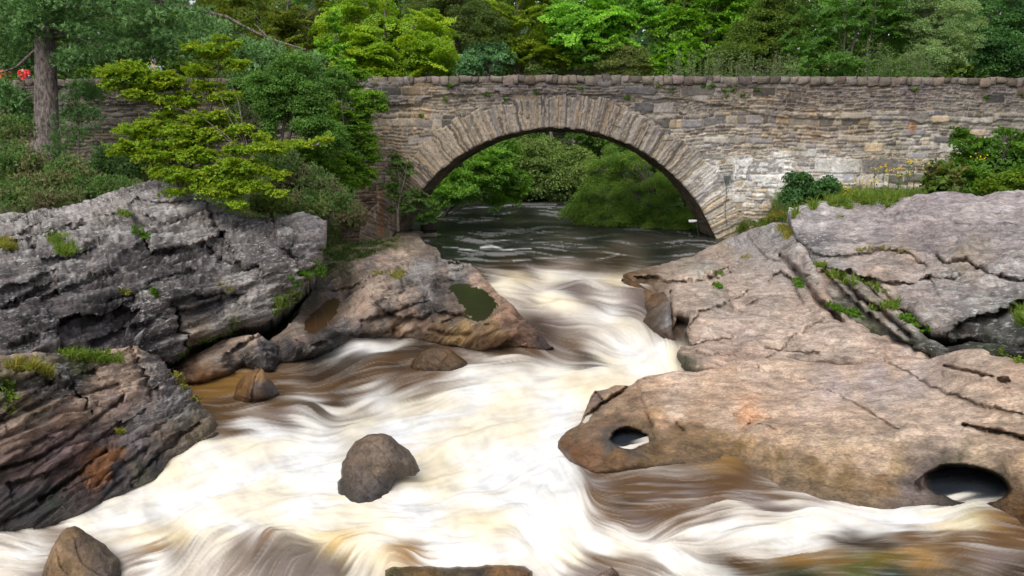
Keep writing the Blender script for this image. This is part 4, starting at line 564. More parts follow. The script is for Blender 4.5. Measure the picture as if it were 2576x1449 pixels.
# --- boulders (closed, both faces bulge)
def boulder(name, outline, Y, bulge, cols, label, seed=0, step=2.6, rough=(.035, .012), lean=0.0, facets=1.0, dark=.9):
    ol = []
    for k in range(len(outline)):
        a = np.array(outline[k], float); b = np.array(outline[(k + 1) % len(outline)], float); n = max(1, int(np.hypot(*(b - a)) / 6))
        for i in range(n): ol.append(a + (b - a) * i / n)
    ol = np.array(ol); ol += np.stack([fbm(p3(ol[:, 0] / 18, ol[:, 1] / 18, seed), 4, 5), fbm(p3(ol[:, 0] / 18, ol[:, 1] / 18, seed + 9), 4, 8)], 1) * 4
    x0, y0 = ol.min(0) - step; x1, y1 = ol.max(0) + step
    X, Yg = np.meshgrid(np.arange(x0, x1 + step, step), np.arange(y0, y1 + step, step)); H, W_ = X.shape; P = np.stack([X.ravel(), Yg.ravel()], 1)
    cc = np.stack([(X[:-1, :-1] + step / 2).ravel(), (Yg[:-1, :-1] + step / 2).ravel()], 1); keep = inside(cc, [tuple(p) for p in ol])
    i, j = np.divmod(np.nonzero(keep)[0], W_ - 1); q = np.stack([i * W_ + j, (i + 1) * W_ + j, (i + 1) * W_ + j + 1, i * W_ + j + 1], 1)
    e = np.concatenate([q[:, [0, 1]], q[:, [1, 2]], q[:, [2, 3]], q[:, [3, 0]]]); key = e.min(1) * (H * W_) + e.max(1); u, c_ = np.unique(key, return_counts=True); bv = np.unique(e[np.isin(key, u[c_ == 1])])
    d, _, near, _ = polydist(P[bv], [tuple(p) for p in ol], True); P[bv] = near
    used, inv = np.unique(q, return_inverse=True); q = inv.reshape(q.shape); isb = np.isin(used, bv); P = P[used]
    dist, _, _, _ = polydist(P, [tuple(p) for p in ol], True); dist[isb] = 0
    w = dist.max(); prof = np.sqrt(np.clip(1 - (1 - dist / w) ** 2.2, 0, 1))
    base = tY(P[:, 0], P[:, 1], Y + lean * (P[:, 1] - P[:, 1].max()) / 100 * -1)
    D = dirs(P[:, 0], P[:, 1]); v = []
    for sg in (-1, 1):
        p = D * (base + sg * bulge * prof)[:, None]
        hh = fbm(p * 3.5 + seed, 4, seed) * rough[0] * 2 + fbm(p * 14 + seed, 4, seed + 2) * rough[1]
        fc = np.round((p @ np.array([.6, .5, .7])) * 5 + fbm(p * 2, 2, seed) * 1.5) / 5 - (p @ np.array([.6, .5, .7]))
        v.append(D * (base + sg * bulge * prof + (hh + fc * .12 * facets) * np.clip(dist / 10, 0, 1))[:, None])
    nfr = len(P); back_idx = np.where(isb, np.arange(nfr), np.arange(nfr) + nfr)
    V = np.concatenate(v); Q = np.concatenate([q, back_idx[q][:, ::-1]])
    cv = shep(rpts(cols), P + np.stack([fbm(p3(P[:, 0] / 20, P[:, 1] / 20), 4, 31), fbm(p3(P[:, 0] / 20, P[:, 1] / 20), 4, 47)], 1) * 14, 8, 3.2); cv = np.concatenate([cv, cv])
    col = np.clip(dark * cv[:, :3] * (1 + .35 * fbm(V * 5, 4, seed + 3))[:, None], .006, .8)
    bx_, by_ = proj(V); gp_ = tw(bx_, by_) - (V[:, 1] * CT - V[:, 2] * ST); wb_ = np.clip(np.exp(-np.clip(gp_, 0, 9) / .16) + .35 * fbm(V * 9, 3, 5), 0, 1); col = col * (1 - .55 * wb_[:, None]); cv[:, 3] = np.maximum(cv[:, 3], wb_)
    loc = V.mean(0) * [1, 1, 0] + [0, 0, V[:, 2].min()]
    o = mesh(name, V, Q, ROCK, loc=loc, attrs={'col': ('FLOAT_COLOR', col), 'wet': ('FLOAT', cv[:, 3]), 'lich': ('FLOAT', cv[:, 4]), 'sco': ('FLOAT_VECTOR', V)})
    return tag(o, label, 'boulder')
boulder('boulder', [(835,1330),(846,1262),(849,1215),(858,1200),(862,1162),(880,1130),(893,1110),(925,1092),(962,1090),(985,1098),(1004,1115),(1030,1132),(1046,1158),(1057,1184),(1046,1197),(1020,1200),(992,1208),(982,1235),(972,1270),(960,1330)], 8.22, .28,
 [(930,1110,(.16,.115,.08),.45,.05),(880,1150,(.14,.10,.075),.5,.05),(1000,1140,(.13,.10,.08),.55,0),(940,1180,(.12,.09,.065),.6,0),(1020,1180,(.10,.08,.065),.7,0),(900,1220,(.10,.075,.06),.7,0),(960,1230,(.08,.07,.07),.9,0),(860,1240,(.07,.055,.045),.8,0),(930,1265,(.08,.075,.08),.9,0)],
 'rounded dark brown wet boulder standing alone in the white foam of the rapids', seed=41, lean=.18, facets=.9, dark=.72)
boulder('boulder', [(70,1540),(100,1460),(118,1405),(132,1375),(150,1345),(168,1326),(188,1322),(205,1332),(232,1350),(262,1368),(280,1385),(300,1410),(305,1460),(300,1540)], 7.2, .24,
 [(175,1335,(.17,.11,.055),.3,.05),(140,1390,(.20,.13,.07),.3,.05),(200,1380,(.09,.06,.04),.4,.05),(170,1430,(.17,.11,.055),.5,0),(260,1400,(.09,.065,.045),.5,0),(270,1440,(.08,.06,.05),.8,0),(120,1440,(.16,.10,.05),.5,0)],
 'brown wet pointed boulder splashed by the fall, below the tip of the dipping slab', seed=43, lean=.2)
boulder('boulder', [(1485,1540),(1494,1450),(1515,1438),(1538,1427),(1556,1440),(1566,1470),(1570,1540)], 7.0, .12,
 [(1520,1440,(.16,.11,.09),.5,.3),(1550,1445,(.10,.06,.04),.7,0)], 'small reddish wet stone poking out of the brown fall beside the white chute', seed=45, rough=(.015, .008))
boulder('ledge_stone', [(960,1540),(968,1436),(990,1426),(1050,1424),(1130,1426),(1200,1424),(1280,1420),(1320,1424),(1340,1436),(1350,1540)], 7.15, .25,
 [(980,1440,(.07,.055,.02),.8,0),(1060,1432,(.12,.07,.02),.7,0),(1150,1440,(.06,.045,.02),.8,0),(1250,1430,(.18,.09,.03),.7,0),(1320,1440,(.12,.06,.025),.8,0),(1200,1449,(.05,.035,.02),.8,0)],
 'flat topped amber brown ledge stone between the foam pool and the picture edge', seed=47, rough=(.015, .008), facets=.4)
boulder('sunken_rock', [(1010,1000),(1040,905),(1062,884),(1090,874),(1125,876),(1150,890),(1175,910),(1170,1000)], 13.62, .3,
 [(1090,870,(.08,.05,.025),.7,0),(1060,900,(.07,.04,.018),.8,0),(1130,880,(.09,.05,.02),.8,0)], 'low brown rock just awash below the pink ledge, beside the small foam streak', seed=49, rough=(.02, .01))
# ------------------------------------------------------------------ ground
def ground_z(x, y):
    x, y = np.asarray(x, float), np.asarray(y, float)
    nz = fbm(p3(x * .35, y * .35), 4, 77)
    left = sstep(-4.6, -7.5, x); right = sstep(8.2, 9.6, x)
    zl = -.55 + .25 * nz - .3 * sstep(-9, -5, x); zr = -1.12 + .12 * nz
    near = sstep(15.5, 19.5, y)
    z = -5.0 + left * near * (5.0 + zl) + right * sstep(17.5, 20.5, y) * (5.0 + zr)
    fx = x - 1.5 + np.clip(y - 38, 0, 60) * .13
    w = 7.2 - np.clip(y - 38, 0, 20) * .13
    bank = sstep(w - .8, w + 3.5, np.abs(fx)); zb = -5.0 + bank * (3.6 + nz * .4) + sstep(w + 2, w + 22, np.abs(fx)) * 2.2
    endr = sstep(59, 66, y); zb = np.maximum(zb, -5 + endr * 4.5 + sstep(66, 120, y) * 6)
    return np.where(y > 30.5, zb, z)
gx = np.concatenate([np.linspace(-400, -45, 12), np.linspace(-42, 42, 169), np.linspace(45, 400, 12)])
gy = np.concatenate([np.linspace(-60, 10, 8), np.linspace(11, 70, 150), np.linspace(74, 700, 30)])
GX, GY_ = np.meshgrid(gx, gy); GZ = ground_z(GX, GY_); GZ = np.where(GY_ < 11, -5, GZ)
nn_ = len(gx); ii, jj = np.divmod(np.arange((len(gy) - 1) * (nn_ - 1)), nn_ - 1)
q = np.stack([ii * nn_ + jj, ii * nn_ + jj + 1, (ii + 1) * nn_ + jj + 1, (ii + 1) * nn_ + jj], 1)
m, nt, out = newmat('soil'); b = N(nt, 'ShaderNodeBsdfPrincipled'); v = coord(nt); b.inputs['Roughness'].default_value = 1
L(nt, mixc(nt, ramp(nt, noise(nt, v, 1.7, 6, .7), .4, .62), (.035, .028, .015), (.05, .07, .02)), b.inputs['Base Color']); L(nt, b.outputs[0], out.inputs[0])
g = mesh('ground', np.stack([GX.ravel(), GY_.ravel(), GZ.ravel()], 1), q, m); tag(g, kind='structure')

# ------------------------------------------------------------------ bridge
YB = 29.0; TB = 3.3; SK = .22
pl, pc, pr = at(990, 595, YB), at(1410, 322, YB), at(1800, 600, YB)
def circ(a, b, c):
    ax, ay, bx, by, cx, cy = a.x, a.z, b.x, b.z, c.x, c.z; d = 2 * (ax * (by - cy) + bx * (cy - ay) + cx * (ay - by))
    ux = ((ax*ax+ay*ay)*(by-cy)+(bx*bx+by*by)*(cy-ay)+(cx*cx+cy*cy)*(ay-by))/d; uy = ((ax*ax+ay*ay)*(cx-bx)+(bx*bx+by*by)*(ax-cx)+(cx*cx+cy*cy)*(bx-ax))/d
    return ux, uy, math.hypot(ax-ux, ay-uy)
XC, ZC, RC = circ(pl, pc, pr); RING = 1.12
root = empty('stone_bridge', (XC, YB, -2.6), 'grey brown rubble stone bridge with one round arch over the dark river', 'bridge')
RL = np.array(root.location)
def ptop(x): return 3.30 + .10 * np.exp(-((x - 1.6) / 9.0) ** 2) + .03 * np.sin(x * .5)
def topz(x): return np.interp(x, [-21, -5.5, 1.5, 9, 20], [at(0, 203, YB).z, at(905, 196, YB).z, at(1410, 190, YB).z, at(1900, 194, YB).z, at(2576, 198, YB).z])
def stones(x, z, seed, ch=(.06, .19), sw=(.10, .42), warp=1.0):
    rs = np.random.RandomState(seed)
    # base warp so that courses wander
    zz = z + warp * (.16 * fbm(p3(x * .35, z * .6), 3, seed) + .06 * fbm(p3(x * 1.8, z * 1.8), 2, seed + 1)); xx = x + warp * .05 * fbm(p3(x * 2.2, z * 2.2), 2, seed + 2)
    eds = np.concatenate([[-6], -6 + np.cumsum(rs.uniform(ch[0], ch[1], 400) * rs.choice([.7, 1, 1.7], 400, p=[.4, .4, .2]))])
    ci = np.searchsorted(eds, zz) - 1; ci = np.clip(ci, 0, 398); z0, z1 = eds[ci], eds[ci + 1]
    id_ = np.zeros(len(x)); x0 = np.zeros(len(x)); x1 = np.ones(len(x))
    for c in np.unique(ci):
        m = ci == c; e = -24 + np.cumsum(np.random.RandomState(seed * 1000 + c).uniform(sw[0], sw[1], 400) * (.6 + 4 * (eds[c + 1] - eds[c])))
        k = np.clip(np.searchsorted(e, xx[m]), 1, 399); id_[m] = k + c * 1000; x0[m] = e[k - 1]; x1[m] = e[k]
    dx = np.minimum(xx - x0, x1 - xx); dz = np.minimum(zz - z0, z1 - zz)
    d = np.minimum(dx, dz); return id_, d
def rn(id_, k, seed=0): return _h(id_, id_ * 0 + k, id_ * 0, seed)
SCOL = [(0,230,.16,.14,.125),(200,230,.17,.15,.14),(0,300,.2,.17,.13),(200,330,.2,.17,.13),(950,215,.19,.17,.15),(1000,250,.14,.13,.12),(1000,290,.33,.26,.18),(1050,270,.33,.26,.18),(980,340,.30,.24,.17),(960,420,.24,.19,.14),(950,520,.20,.13,.08),(960,570,.12,.07,.04),(1150,215,.16,.14,.125),(1130,255,.26,.22,.17),(1300,220,.15,.13,.12),(1500,220,.15,.13,.12),(1700,225,.16,.14,.12),(1800,250,.22,.19,.16),(1900,215,.15,.12,.105),(2000,250,.14,.115,.105),(1900,280,.25,.205,.16),(1850,310,.30,.25,.19),
 (2100,210,.16,.13,.115),(2100,250,.15,.125,.115),(2200,270,.15,.13,.125),(2300,230,.16,.13,.13),(2500,240,.14,.12,.12),(2400,280,.17,.15,.14),(2000,310,.28,.225,.165),(2100,300,.29,.24,.18),(2200,310,.30,.26,.2),(1950,350,.27,.21,.15),(2050,340,.28,.20,.13),(2150,330,.26,.20,.13),(2250,350,.30,.26,.2),(2400,300,.3,.27,.22),(2500,310,.24,.21,.17),(2450,350,.34,.31,.27),(1880,380,.27,.22,.165),(2000,380,.30,.25,.19),(2100,370,.28,.23,.18),(2200,380,.33,.29,.23),(2300,380,.36,.33,.28),(2400,400,.36,.33,.29),
 (1800,400,.36,.33,.28),(1850,420,.42,.39,.35),(1900,420,.42,.39,.36),(1960,410,.5,.48,.45),(2050,400,.5,.47,.44),(2120,410,.42,.39,.35),(2200,410,.34,.30,.25),(2300,430,.33,.29,.23),(1850,470,.44,.40,.34),(1920,450,.55,.53,.5),(1960,450,.3,.26,.22),(2060,440,.5,.47,.44),(2100,440,.45,.42,.38),(2180,440,.36,.32,.27),(1880,500,.5,.46,.4),(1940,500,.45,.4,.34),(2000,500,.3,.26,.21),(2100,480,.42,.38,.33),(1850,560,.3,.24,.15),(1900,540,.36,.30,.22)]
RCOL = [(1000,560,.20,.15,.10),(1020,520,.22,.17,.12),(1050,440,.30,.235,.165),(1100,390,.29,.23,.165),(1180,330,.29,.235,.17),(1300,290,.26,.215,.165),(1400,285,.22,.185,.15),(1500,290,.24,.20,.16),(1600,320,.25,.21,.165),(1680,360,.26,.22,.17),(1720,410,.29,.245,.19),(1760,440,.36,.32,.26),(1790,480,.44,.40,.35),(1830,540,.42,.36,.28),(1850,590,.30,.24,.16),(1350,255,.18,.155,.13),(1250,265,.22,.185,.15)]
def wall_color(x, z, id_, d, pts, seed, ta=.42, tb=1.15):
    P3 = p3(x, YB, z); px, py = proj(P3); P = np.stack([px, py], 1) + np.stack([fbm(p3(px / 30, py / 30), 3, 61), fbm(p3(px / 30, py / 30), 3, 67)], 1) * 18
    c = shep(pts, P, 15, 3.2); r = rn(id_, 1, seed)
    tone = ta + tb * r; c = c * tone[:, None]
    hue = rn(id_, 2, seed)
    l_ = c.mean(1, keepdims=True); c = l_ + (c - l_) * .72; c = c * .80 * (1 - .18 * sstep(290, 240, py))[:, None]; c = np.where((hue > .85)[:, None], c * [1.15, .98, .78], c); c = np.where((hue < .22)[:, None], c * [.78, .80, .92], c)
    mort = (d < .016)[:, None]; mc = shep(pts, P, 15, 3.2) * [.95, .90, .82] + .02
    c = np.where(mort, mc, c)
    wq = fbm(p3(x * 2.1, z * 2.1), 3, 88); white = sstep(-.02, .30, fbm(p3(x * 4.2 + 2.2 * wq, z * 1.1 + 1.2 * wq + x * .4, d * 6), 4, 90)) * np.clip(1 - np.hypot((px - 1960) / 200, (py - 445) / 60) * .85, 0, 1) * 2.4
    white += sstep(.25, .5, fbm(p3(x * 7, z * 1.3), 4, 93)) * .45 * np.exp(-((px - 980) / 60) ** 2) * sstep(470, 520, py)
    white = np.clip(white, 0, .9)[:, None]; c = c * (1 - white) + np.array([.62, .60, .57]) * white
    rust = np.clip(np.exp(-((px - 958) / 7) ** 2) * sstep(470, 490, py) + .8*np.exp(-((px - 2295) / 10) ** 2 - ((py - 320) / 14) ** 2), 0, .5)[:, None] * (.4 + .8 * vn(p3(x * 9, z * 4), 6))[:, None]; c = c * (1 - rust) + np.array([.30, .11, .035]) * rust
    return np.clip(c, .015, .8), px, py
def stone_h(id_, d, seed, amp=.05, bev=.03):
    r = rn(id_, 5, seed); return amp * 1.3 * (r - .5) * sstep(.004, bev, d) + .055 * (sstep(.0, bev, d) - 1)
def spandrel(y, sgn, name, st):
    xs = np.arange(-21.5, 21.5, st); zs = np.arange(-3.6, 3.45, st); X, Z = np.meshgrid(xs, zs); W_ = X.shape[1]
    x, z = X.ravel(), Z.ravel(); xc = XC + (0 if sgn < 0 else SK)
    id_, d = stones(x, z, 5 if sgn < 0 else 6)
    big, dbig = stones(x, z, 9, (.28, .36), (.35, .7), .6)          # some large stones replace coursing
    use = rn(big, 7) > .76; id_ = np.where(use, big + 5e5, id_); d = np.where(use, dbig, d)
    c, px, py = wall_color(x, z, id_, d, SCOL, 5)
    h = stone_h(id_, d, 5) + .05 * fbm(p3(x * .6, z * .6), 3, 3) + .02 * fbm(p3(x * 9, z * 9), 3, 8)
    sl = np.interp(px, [-100, 850, 990, 1058, 1064, 1130, 1300, 1500, 1700, 1830, 1900, 2000, 2150, 2300, 2700], [262, 262, 268, 262, 247, 240, 235, 238, 250, 268, 288, 298, 302, 306, 306]) + fbm(p3(px / 40, 0, 0), 3, 4) * 8
    proud = sstep(1.5, -1.5, py - sl) * (.07 + .05 * np.exp(-((px - 1010) / 90) ** 2)); h = h + proud
    if sgn > 0: h = h * .6
    Yv = y + sgn * h; keepv = (np.hypot(x - xc, z - ZC) > RC + (RING * .45 if sgn < 0 else .02)) & (z < topz(x) - .12)
    i, j = np.divmod(np.arange((len(zs) - 1) * (W_ - 1)), W_ - 1); q = np.stack([i * W_ + j, i * W_ + j + 1, (i + 1) * W_ + j + 1, (i + 1) * W_ + j], 1)
    q = q[keepv[q].all(1)]
    if sgn > 0: q = q[:, ::-1]
    u, inv = np.unique(q, return_inverse=True)
    return mesh(name, np.stack([x, Yv, z], 1)[u] - RL, inv.reshape(q.shape), WALL, root, attrs={'col': ('FLOAT_COLOR', c[u])})
spandrel(YB, -1, 'spandrel_wall', .033)
spandrel(YB + TB, 1, 'rear_wall', .12)
def ring_h(r, th):
    # voussoirs: thin radial slabs, some only half the ring deep
    arc = th * RC; lay = (r > RC + RING * (.5 + .12 * np.sign(np.sin(arc * 2.1)))).astype(float)
    rs = np.random.RandomState(8); e0 = np.cumsum(rs.uniform(.03, .13, 500)) - 12; e1 = np.cumsum(rs.uniform(.03, .11, 500)) - 12
    aa = arc + .06 * fbm(p3(arc * 1.8, r * 2.5), 3, 4) + .018 * fbm(p3(arc * 9, r * 6), 2, 9)
    k0 = np.searchsorted(e0, aa); k1 = np.searchsorted(e1, aa); full = rn(k0.astype(float), 3) > .12; lay = np.where(full, 0, lay)
    d0 = np.minimum(aa - e0[k0 - 1], e0[k0] - aa); d1 = np.minimum(aa - e1[k1 - 1], e1[k1] - aa)
    return np.where(lay > .5, k1 + 1000, k0).astype(float), np.where(lay > .5, d1, d0)
nth = int(RC * 3.3 / .03); nr = 40
th = np.linspace(-1.72, 1.72, nth); rr = np.linspace(0, 1, nr); TH_, RR = np.meshgrid(th, rr)
outer = RING * (1 + .07 * np.sign(np.sin(TH_ * 61)) * np.abs(np.sin(TH_ * 23))) + .06 * np.sin(TH_ * 9)
R_ = RC + RR * outer; t_, r_ = TH_.ravel(), R_.ravel()
x = XC + r_ * np.sin(t_); z = ZC + r_ * np.cos(t_)
z = np.where(np.abs(t_) > math.pi / 2, z, z)
id_, d = ring_h(r_, t_)
c, px, py = wall_color(x, z, id_, d * 1.4, RCOL, 8, .42, 1.0)
h = .05 + .035 * (rn(id_, 5, 8) - .5) * 2 * sstep(.004, .02, d) - .03 * (1 - sstep(0, .018, d)) + .018 * fbm(p3(x * 7, z * 7), 3, 3)
h = h * sstep(0, .08, np.minimum(RR.ravel() * 2.2, (1 - RR.ravel()) * 1.2 + .02))
rin = fbm(p3(t_ * 30, 0, 0), 3, 5) * .03 * (RR.ravel() < .01)
x += rin * np.sin(t_); z += rin * np.cos(t_)
V = np.stack([x, YB - h, z], 1); i, j = np.divmod(np.arange((nr - 1) * (nth - 1)), nth - 1); q = np.stack([i * nth + j, i * nth + j + 1, (i + 1) * nth + j + 1, (i + 1) * nth + j], 1)
mesh('arch_ring', V - RL, q, WALL, root, attrs={'col': ('FLOAT_COLOR', c)})
# soffit
ns = 60; ss = np.linspace(0, 1, ns); T2, S2 = np.meshgrid(th[::2], ss); t_, s_ = T2.ravel(), S2.ravel(); n2 = len(th[::2])
id_, d = stones(t_ * RC, s_ * TB, 12, (.2, .5), (.05, .1), .3)
h = .03 * (rn(id_, 5) - .5) + .02 * (sstep(0, .02, d) - 1) + .04 * fbm(p3(t_ * 8, s_ * 3), 3, 5)
rr_ = RC - h * (s_ > .01) + fbm(p3(t_ * 30, 0, 0), 3, 5) * .03 * (s_ < .01)
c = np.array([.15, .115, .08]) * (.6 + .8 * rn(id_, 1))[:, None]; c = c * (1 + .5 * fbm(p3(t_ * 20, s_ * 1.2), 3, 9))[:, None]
V = np.stack([XC + SK * s_ + rr_ * np.sin(t_), YB + s_ * TB, ZC + rr_ * np.cos(t_)], 1)
i, j = np.divmod(np.arange((ns - 1) * (n2 - 1)), n2 - 1); q = np.stack([i * n2 + j, i * n2 + j + 1, (i + 1) * n2 + j + 1, (i + 1) * n2 + j], 1)
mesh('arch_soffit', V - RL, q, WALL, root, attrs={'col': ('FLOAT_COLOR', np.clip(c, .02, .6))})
# deck between parapets, inner parapet faces
xs = np.linspace(-21.5, 21.5, 60); mb = MB()
for (y0, z0), (y1, z1) in (((YB + .02, 3.0), (YB + .45, 3.0)), ((YB + .45, 3.0), (YB + .45, 2.15)), ((YB + .45, 2.15), (YB + TB - .45, 2.15)), ((YB + TB - .45, 2.15), (YB + TB - .45, 3.0)), ((YB + TB - .45, 3.0), (YB + TB - .02, 3.0))):
    V = []; 
    for xx in xs: V += [[xx, y0, z0], [xx, y1, z1]]
    k = np.arange(len(xs) - 1) * 2; mb.add(np.array(V) - RL, np.stack([k, k + 2, k + 3, k + 1], 1), (.17, .15, .13))
mb.build('roadway', WALL, root)
def rstone(rs, c, s, n=7, p=.42):
    u = np.linspace(-math.pi / 2, math.pi / 2, n); w = np.linspace(-math.pi, math.pi, n * 2 - 1)[:-1]; U, Wn = np.meshgrid(u, w, indexing='ij')
    f = lambda v: np.sign(v) * np.abs(v) ** p
    V = np.stack([f(np.cos(U)) * f(np.cos(Wn)), f(np.cos(U)) * f(np.sin(Wn)), f(np.sin(U))], -1).reshape(-1, 3) * np.array(s) / 2
    V *= 1 + (rs.rand(len(V), 1) - .5) * .26; V = V @ np.array([[1, 0, rs.normal() * .06], [0, 1, 0], [rs.normal() * .05, 0, 1]]) + np.array(c)
    m_ = len(w); i, j = np.meshgrid(np.arange(n - 1), np.arange(m_), indexing='ij'); q = np.stack([i * m_ + j, i * m_ + (j + 1) % m_, (i + 1) * m_ + (j + 1) % m_, (i + 1) * m_ + j], -1).reshape(-1, 4)
    return V, q
for y, nm in ((YB + .2, 'coping'), (YB + TB - .2, 'rear_coping')):
    rs = np.random.RandomState(4); mb = MB(); x = -21.5
    while x < 21.3:
        w = rs.uniform(.14, .46); hh = rs.uniform(.2, .34); tp = topz(x + w / 2)
        V, q = rstone(rs, (x + w / 2, y - .01 + rs.uniform(-.03, .03), tp - hh / 2 + .02 + rs.uniform(-.025, .02)), (w * 1.02, .62, hh), 7, .22)
        base = np.array([.14, .118, .105]) * rs.uniform(.6, 1.35) * np.array([rs.uniform(.95, 1.1), 1, rs.uniform(.85, 1.05)]); mb.add(V - RL, q, base); x += w
    x = np.arange(-21.5, 21.5, .5)        # bedding under the stones
    V = []
    for xx in x: V += [[xx, y - .19, topz(xx) - .34], [xx, y - .19, topz(xx) - .10], [xx, y + .19, topz(xx) - .10], [xx, y + .19, topz(xx) - .34]]
    k = np.arange(len(x) - 1) * 4; qs = [np.stack([k + a, k + 4 + a, k + 4 + (a + 1) % 4, k + (a + 1) % 4], 1) for a in range(4)]; mb.add(np.array(V) - RL, np.concatenate(qs), (.15, .13, .11))
    mb.build(nm, WALL, root)
# low stepped footing at the left springing
rs = np.random.RandomState(3)
for c_, s_, n_, p_, k_ in ((at(1078, 575, YB + TB - .2), (.55, .9, .9), 9, .3, (.05, .045, .035)), (at(1065, 600, YB + .6), (1.1, 1.6, .3), 9, .35, (.17, .13, .10)), (at(1030, 596, YB + .2), (.9, 1.4, .35), 9, .35, (.15, .115, .09))):
    mb = MB(); V_, q_ = rstone(rs, np.array(c_) - RL, s_, n_, p_); mb.add(V_, q_, k_); mb.build('footing_stone', WALL, root)
# deck end closing walls
for xx in (-21.5, 21.4): mb = MB(); mb.add(*box_arr(np.array([xx, YB + TB / 2, -.7]) - RL, (.06, TB, 5.6)), col=(.17, .15, .13)); mb.build('end_wall', WALL, root)
# ------------------------------------------------------------------ vegetation
bpy.context.view_layer.update(); DG_ = bpy.context.evaluated_depsgraph_get()
def hit(px, py):
    d = Vector(tuple(dirs(px, py))).normalized(); ok, loc, nrm, *_ = sc.ray_cast(DG_, Vector((0, 0, 0)), d)
    return (np.array(loc), np.array(nrm)) if ok else (np.array(atz(px, py, -1.0)), np.array([0, 0, 1.0]))
def unit(v): return v / (np.linalg.norm(v, axis=-1, keepdims=True) + 1e-9)
COUNT = [0]
def leaf_arr(P, Nn, Ls, Ws, rs, fold=.18, curl=.2):
    n = len(P); COUNT[0] += n; Nn = unit(Nn); r = unit(rs.normal(size=(n, 3))); A = unit(np.cross(Nn, r)); B = np.cross(Nn, A)
    Ls = np.asarray(Ls).reshape(-1, 1) * np.ones((n, 1)); Ws = np.asarray(Ws).reshape(-1, 1) * np.ones((n, 1))
    v0 = P - A * Ls / 2 - Nn * Ls * curl * .5; v2 = P + A * Ls / 2 - Nn * Ls * curl; v1 = P + B * Ws / 2 - A * Ls * .06 + Nn * Ws * fold; v3 = P - B * Ws / 2 - A * Ls * .06 + Nn * Ws * fold
    V = np.stack([v0, v1, v2, v3], 1).reshape(-1, 3); Q = np.arange(n * 4).reshape(n, 4); return V, Q
def blade_arr(P, D, Ls, w, rs, bend=.3):
    n = len(P); COUNT[0] += n; D = unit(D); r = unit(rs.normal(size=(n, 3))); S = unit(np.cross(D, r)); Ls = np.asarray(Ls).reshape(-1, 1) * np.ones((n, 1))
    tip = P + D * Ls + np.array([0, 0, -1.0]) * Ls * bend * .5
    mid = P + D * Ls * .5
    V = np.stack([P - S * w / 2, P + S * w / 2, mid + S * w * .45, mid - S * w * .45, tip + S * w * .1, tip - S * w * .1], 1).reshape(-1, 3)
    k = np.arange(n)[:, None] * 6; Q = np.concatenate([k + [0, 1, 2, 3], k + [3, 2, 4, 5]]); return V, Q
def pcol(pal, n, rs, jit=.22):
    pal = np.array(pal, float); c = pal[rs.randint(0, len(pal), n)]; return c * (1 + (rs.rand(n, 1) - .5) * 2 * jit) * (1 + (rs.rand(n, 3) - .5) * .12)
def clump(kind, c, R, L_, W_, dens, pal, rs, flat=.6, droop=.15, tilt=None):
    """leaves of one clump -> V, Q, C"""
    base = np.array(pal[rs.randint(len(pal))], float); nleaf = max(8, int(dens * math.pi * R * R / (.5 * L_ * W_)))
    if kind == 'needle':
        nt_ = max(3, int(nleaf / 9)); u = unit(rs.normal(size=(nt_, 3))); P = c + u * (R * (.35 + .65 * rs.rand(nt_, 1))) * [1, 1, flat]
        k = 9; D = np.repeat(unit(u * .6 + [0, 0, .45] + rs.normal(size=(nt_, 3)) * .4), k, 0) + rs.normal(size=(nt_ * k, 3)) * .42
        V, Q = blade_arr(np.repeat(P, k, 0), D, L_ * (.6 + .6 * rs.rand(nt_ * k)), W_, rs, .05)
        C = np.repeat(base * (.75 + .5 * rs.rand(nt_ * k, 1)), 6, 0); return V, Q, C
    if kind == 'spray':
        a = rs.rand(nleaf) * 2 * math.pi; r = R * np.sqrt(rs.rand(nleaf)); el = rs.uniform(.45, 1.0)
        ax = rs.rand() * math.pi; x, y = r * np.cos(a), r * np.sin(a) * el
        x, y = x * math.cos(ax) - y * math.sin(ax), x * math.sin(ax) + y * math.cos(ax)
        tl = tilt if tilt is not None else rs.normal(size=2) * .34
        z = x * tl[0] + y * tl[1] - droop * r * r / R + rs.normal(size=nleaf) * R * .07
        P = c + np.stack([x, y, z], 1); Nn = np.array([-tl[0], -tl[1], 1.0]) + rs.normal(size=(nleaf, 3)) * .42 + np.stack([x, y - .25 * R, x * 0], 1) / R * .35
    else:
        u = unit(rs.normal(size=(nleaf, 3))); u[:, 2] = np.where(u[:, 2] < -.3, -u[:, 2], u[:, 2])
        P = c + u * (R * (.45 + .6 * rs.rand(nleaf, 1) ** .7)) * [1, 1, flat]; P[:, 2] -= droop * R * (u[:, 0] ** 2 + u[:, 1] ** 2)
        Nn = u * .55 + [0, 0, .5] + rs.normal(size=(nleaf, 3)) * .55
    V, Q = leaf_arr(P, Nn, L_ * (.65 + .6 * rs.rand(nleaf)), W_ * (.65 + .6 * rs.rand(nleaf)), rs)
    C = np.repeat(base * (.78 + .44 * rs.rand(nleaf, 1)) * (1 + (rs.rand(nleaf, 3) - .5) * .16), 4, 0); return V, Q, C
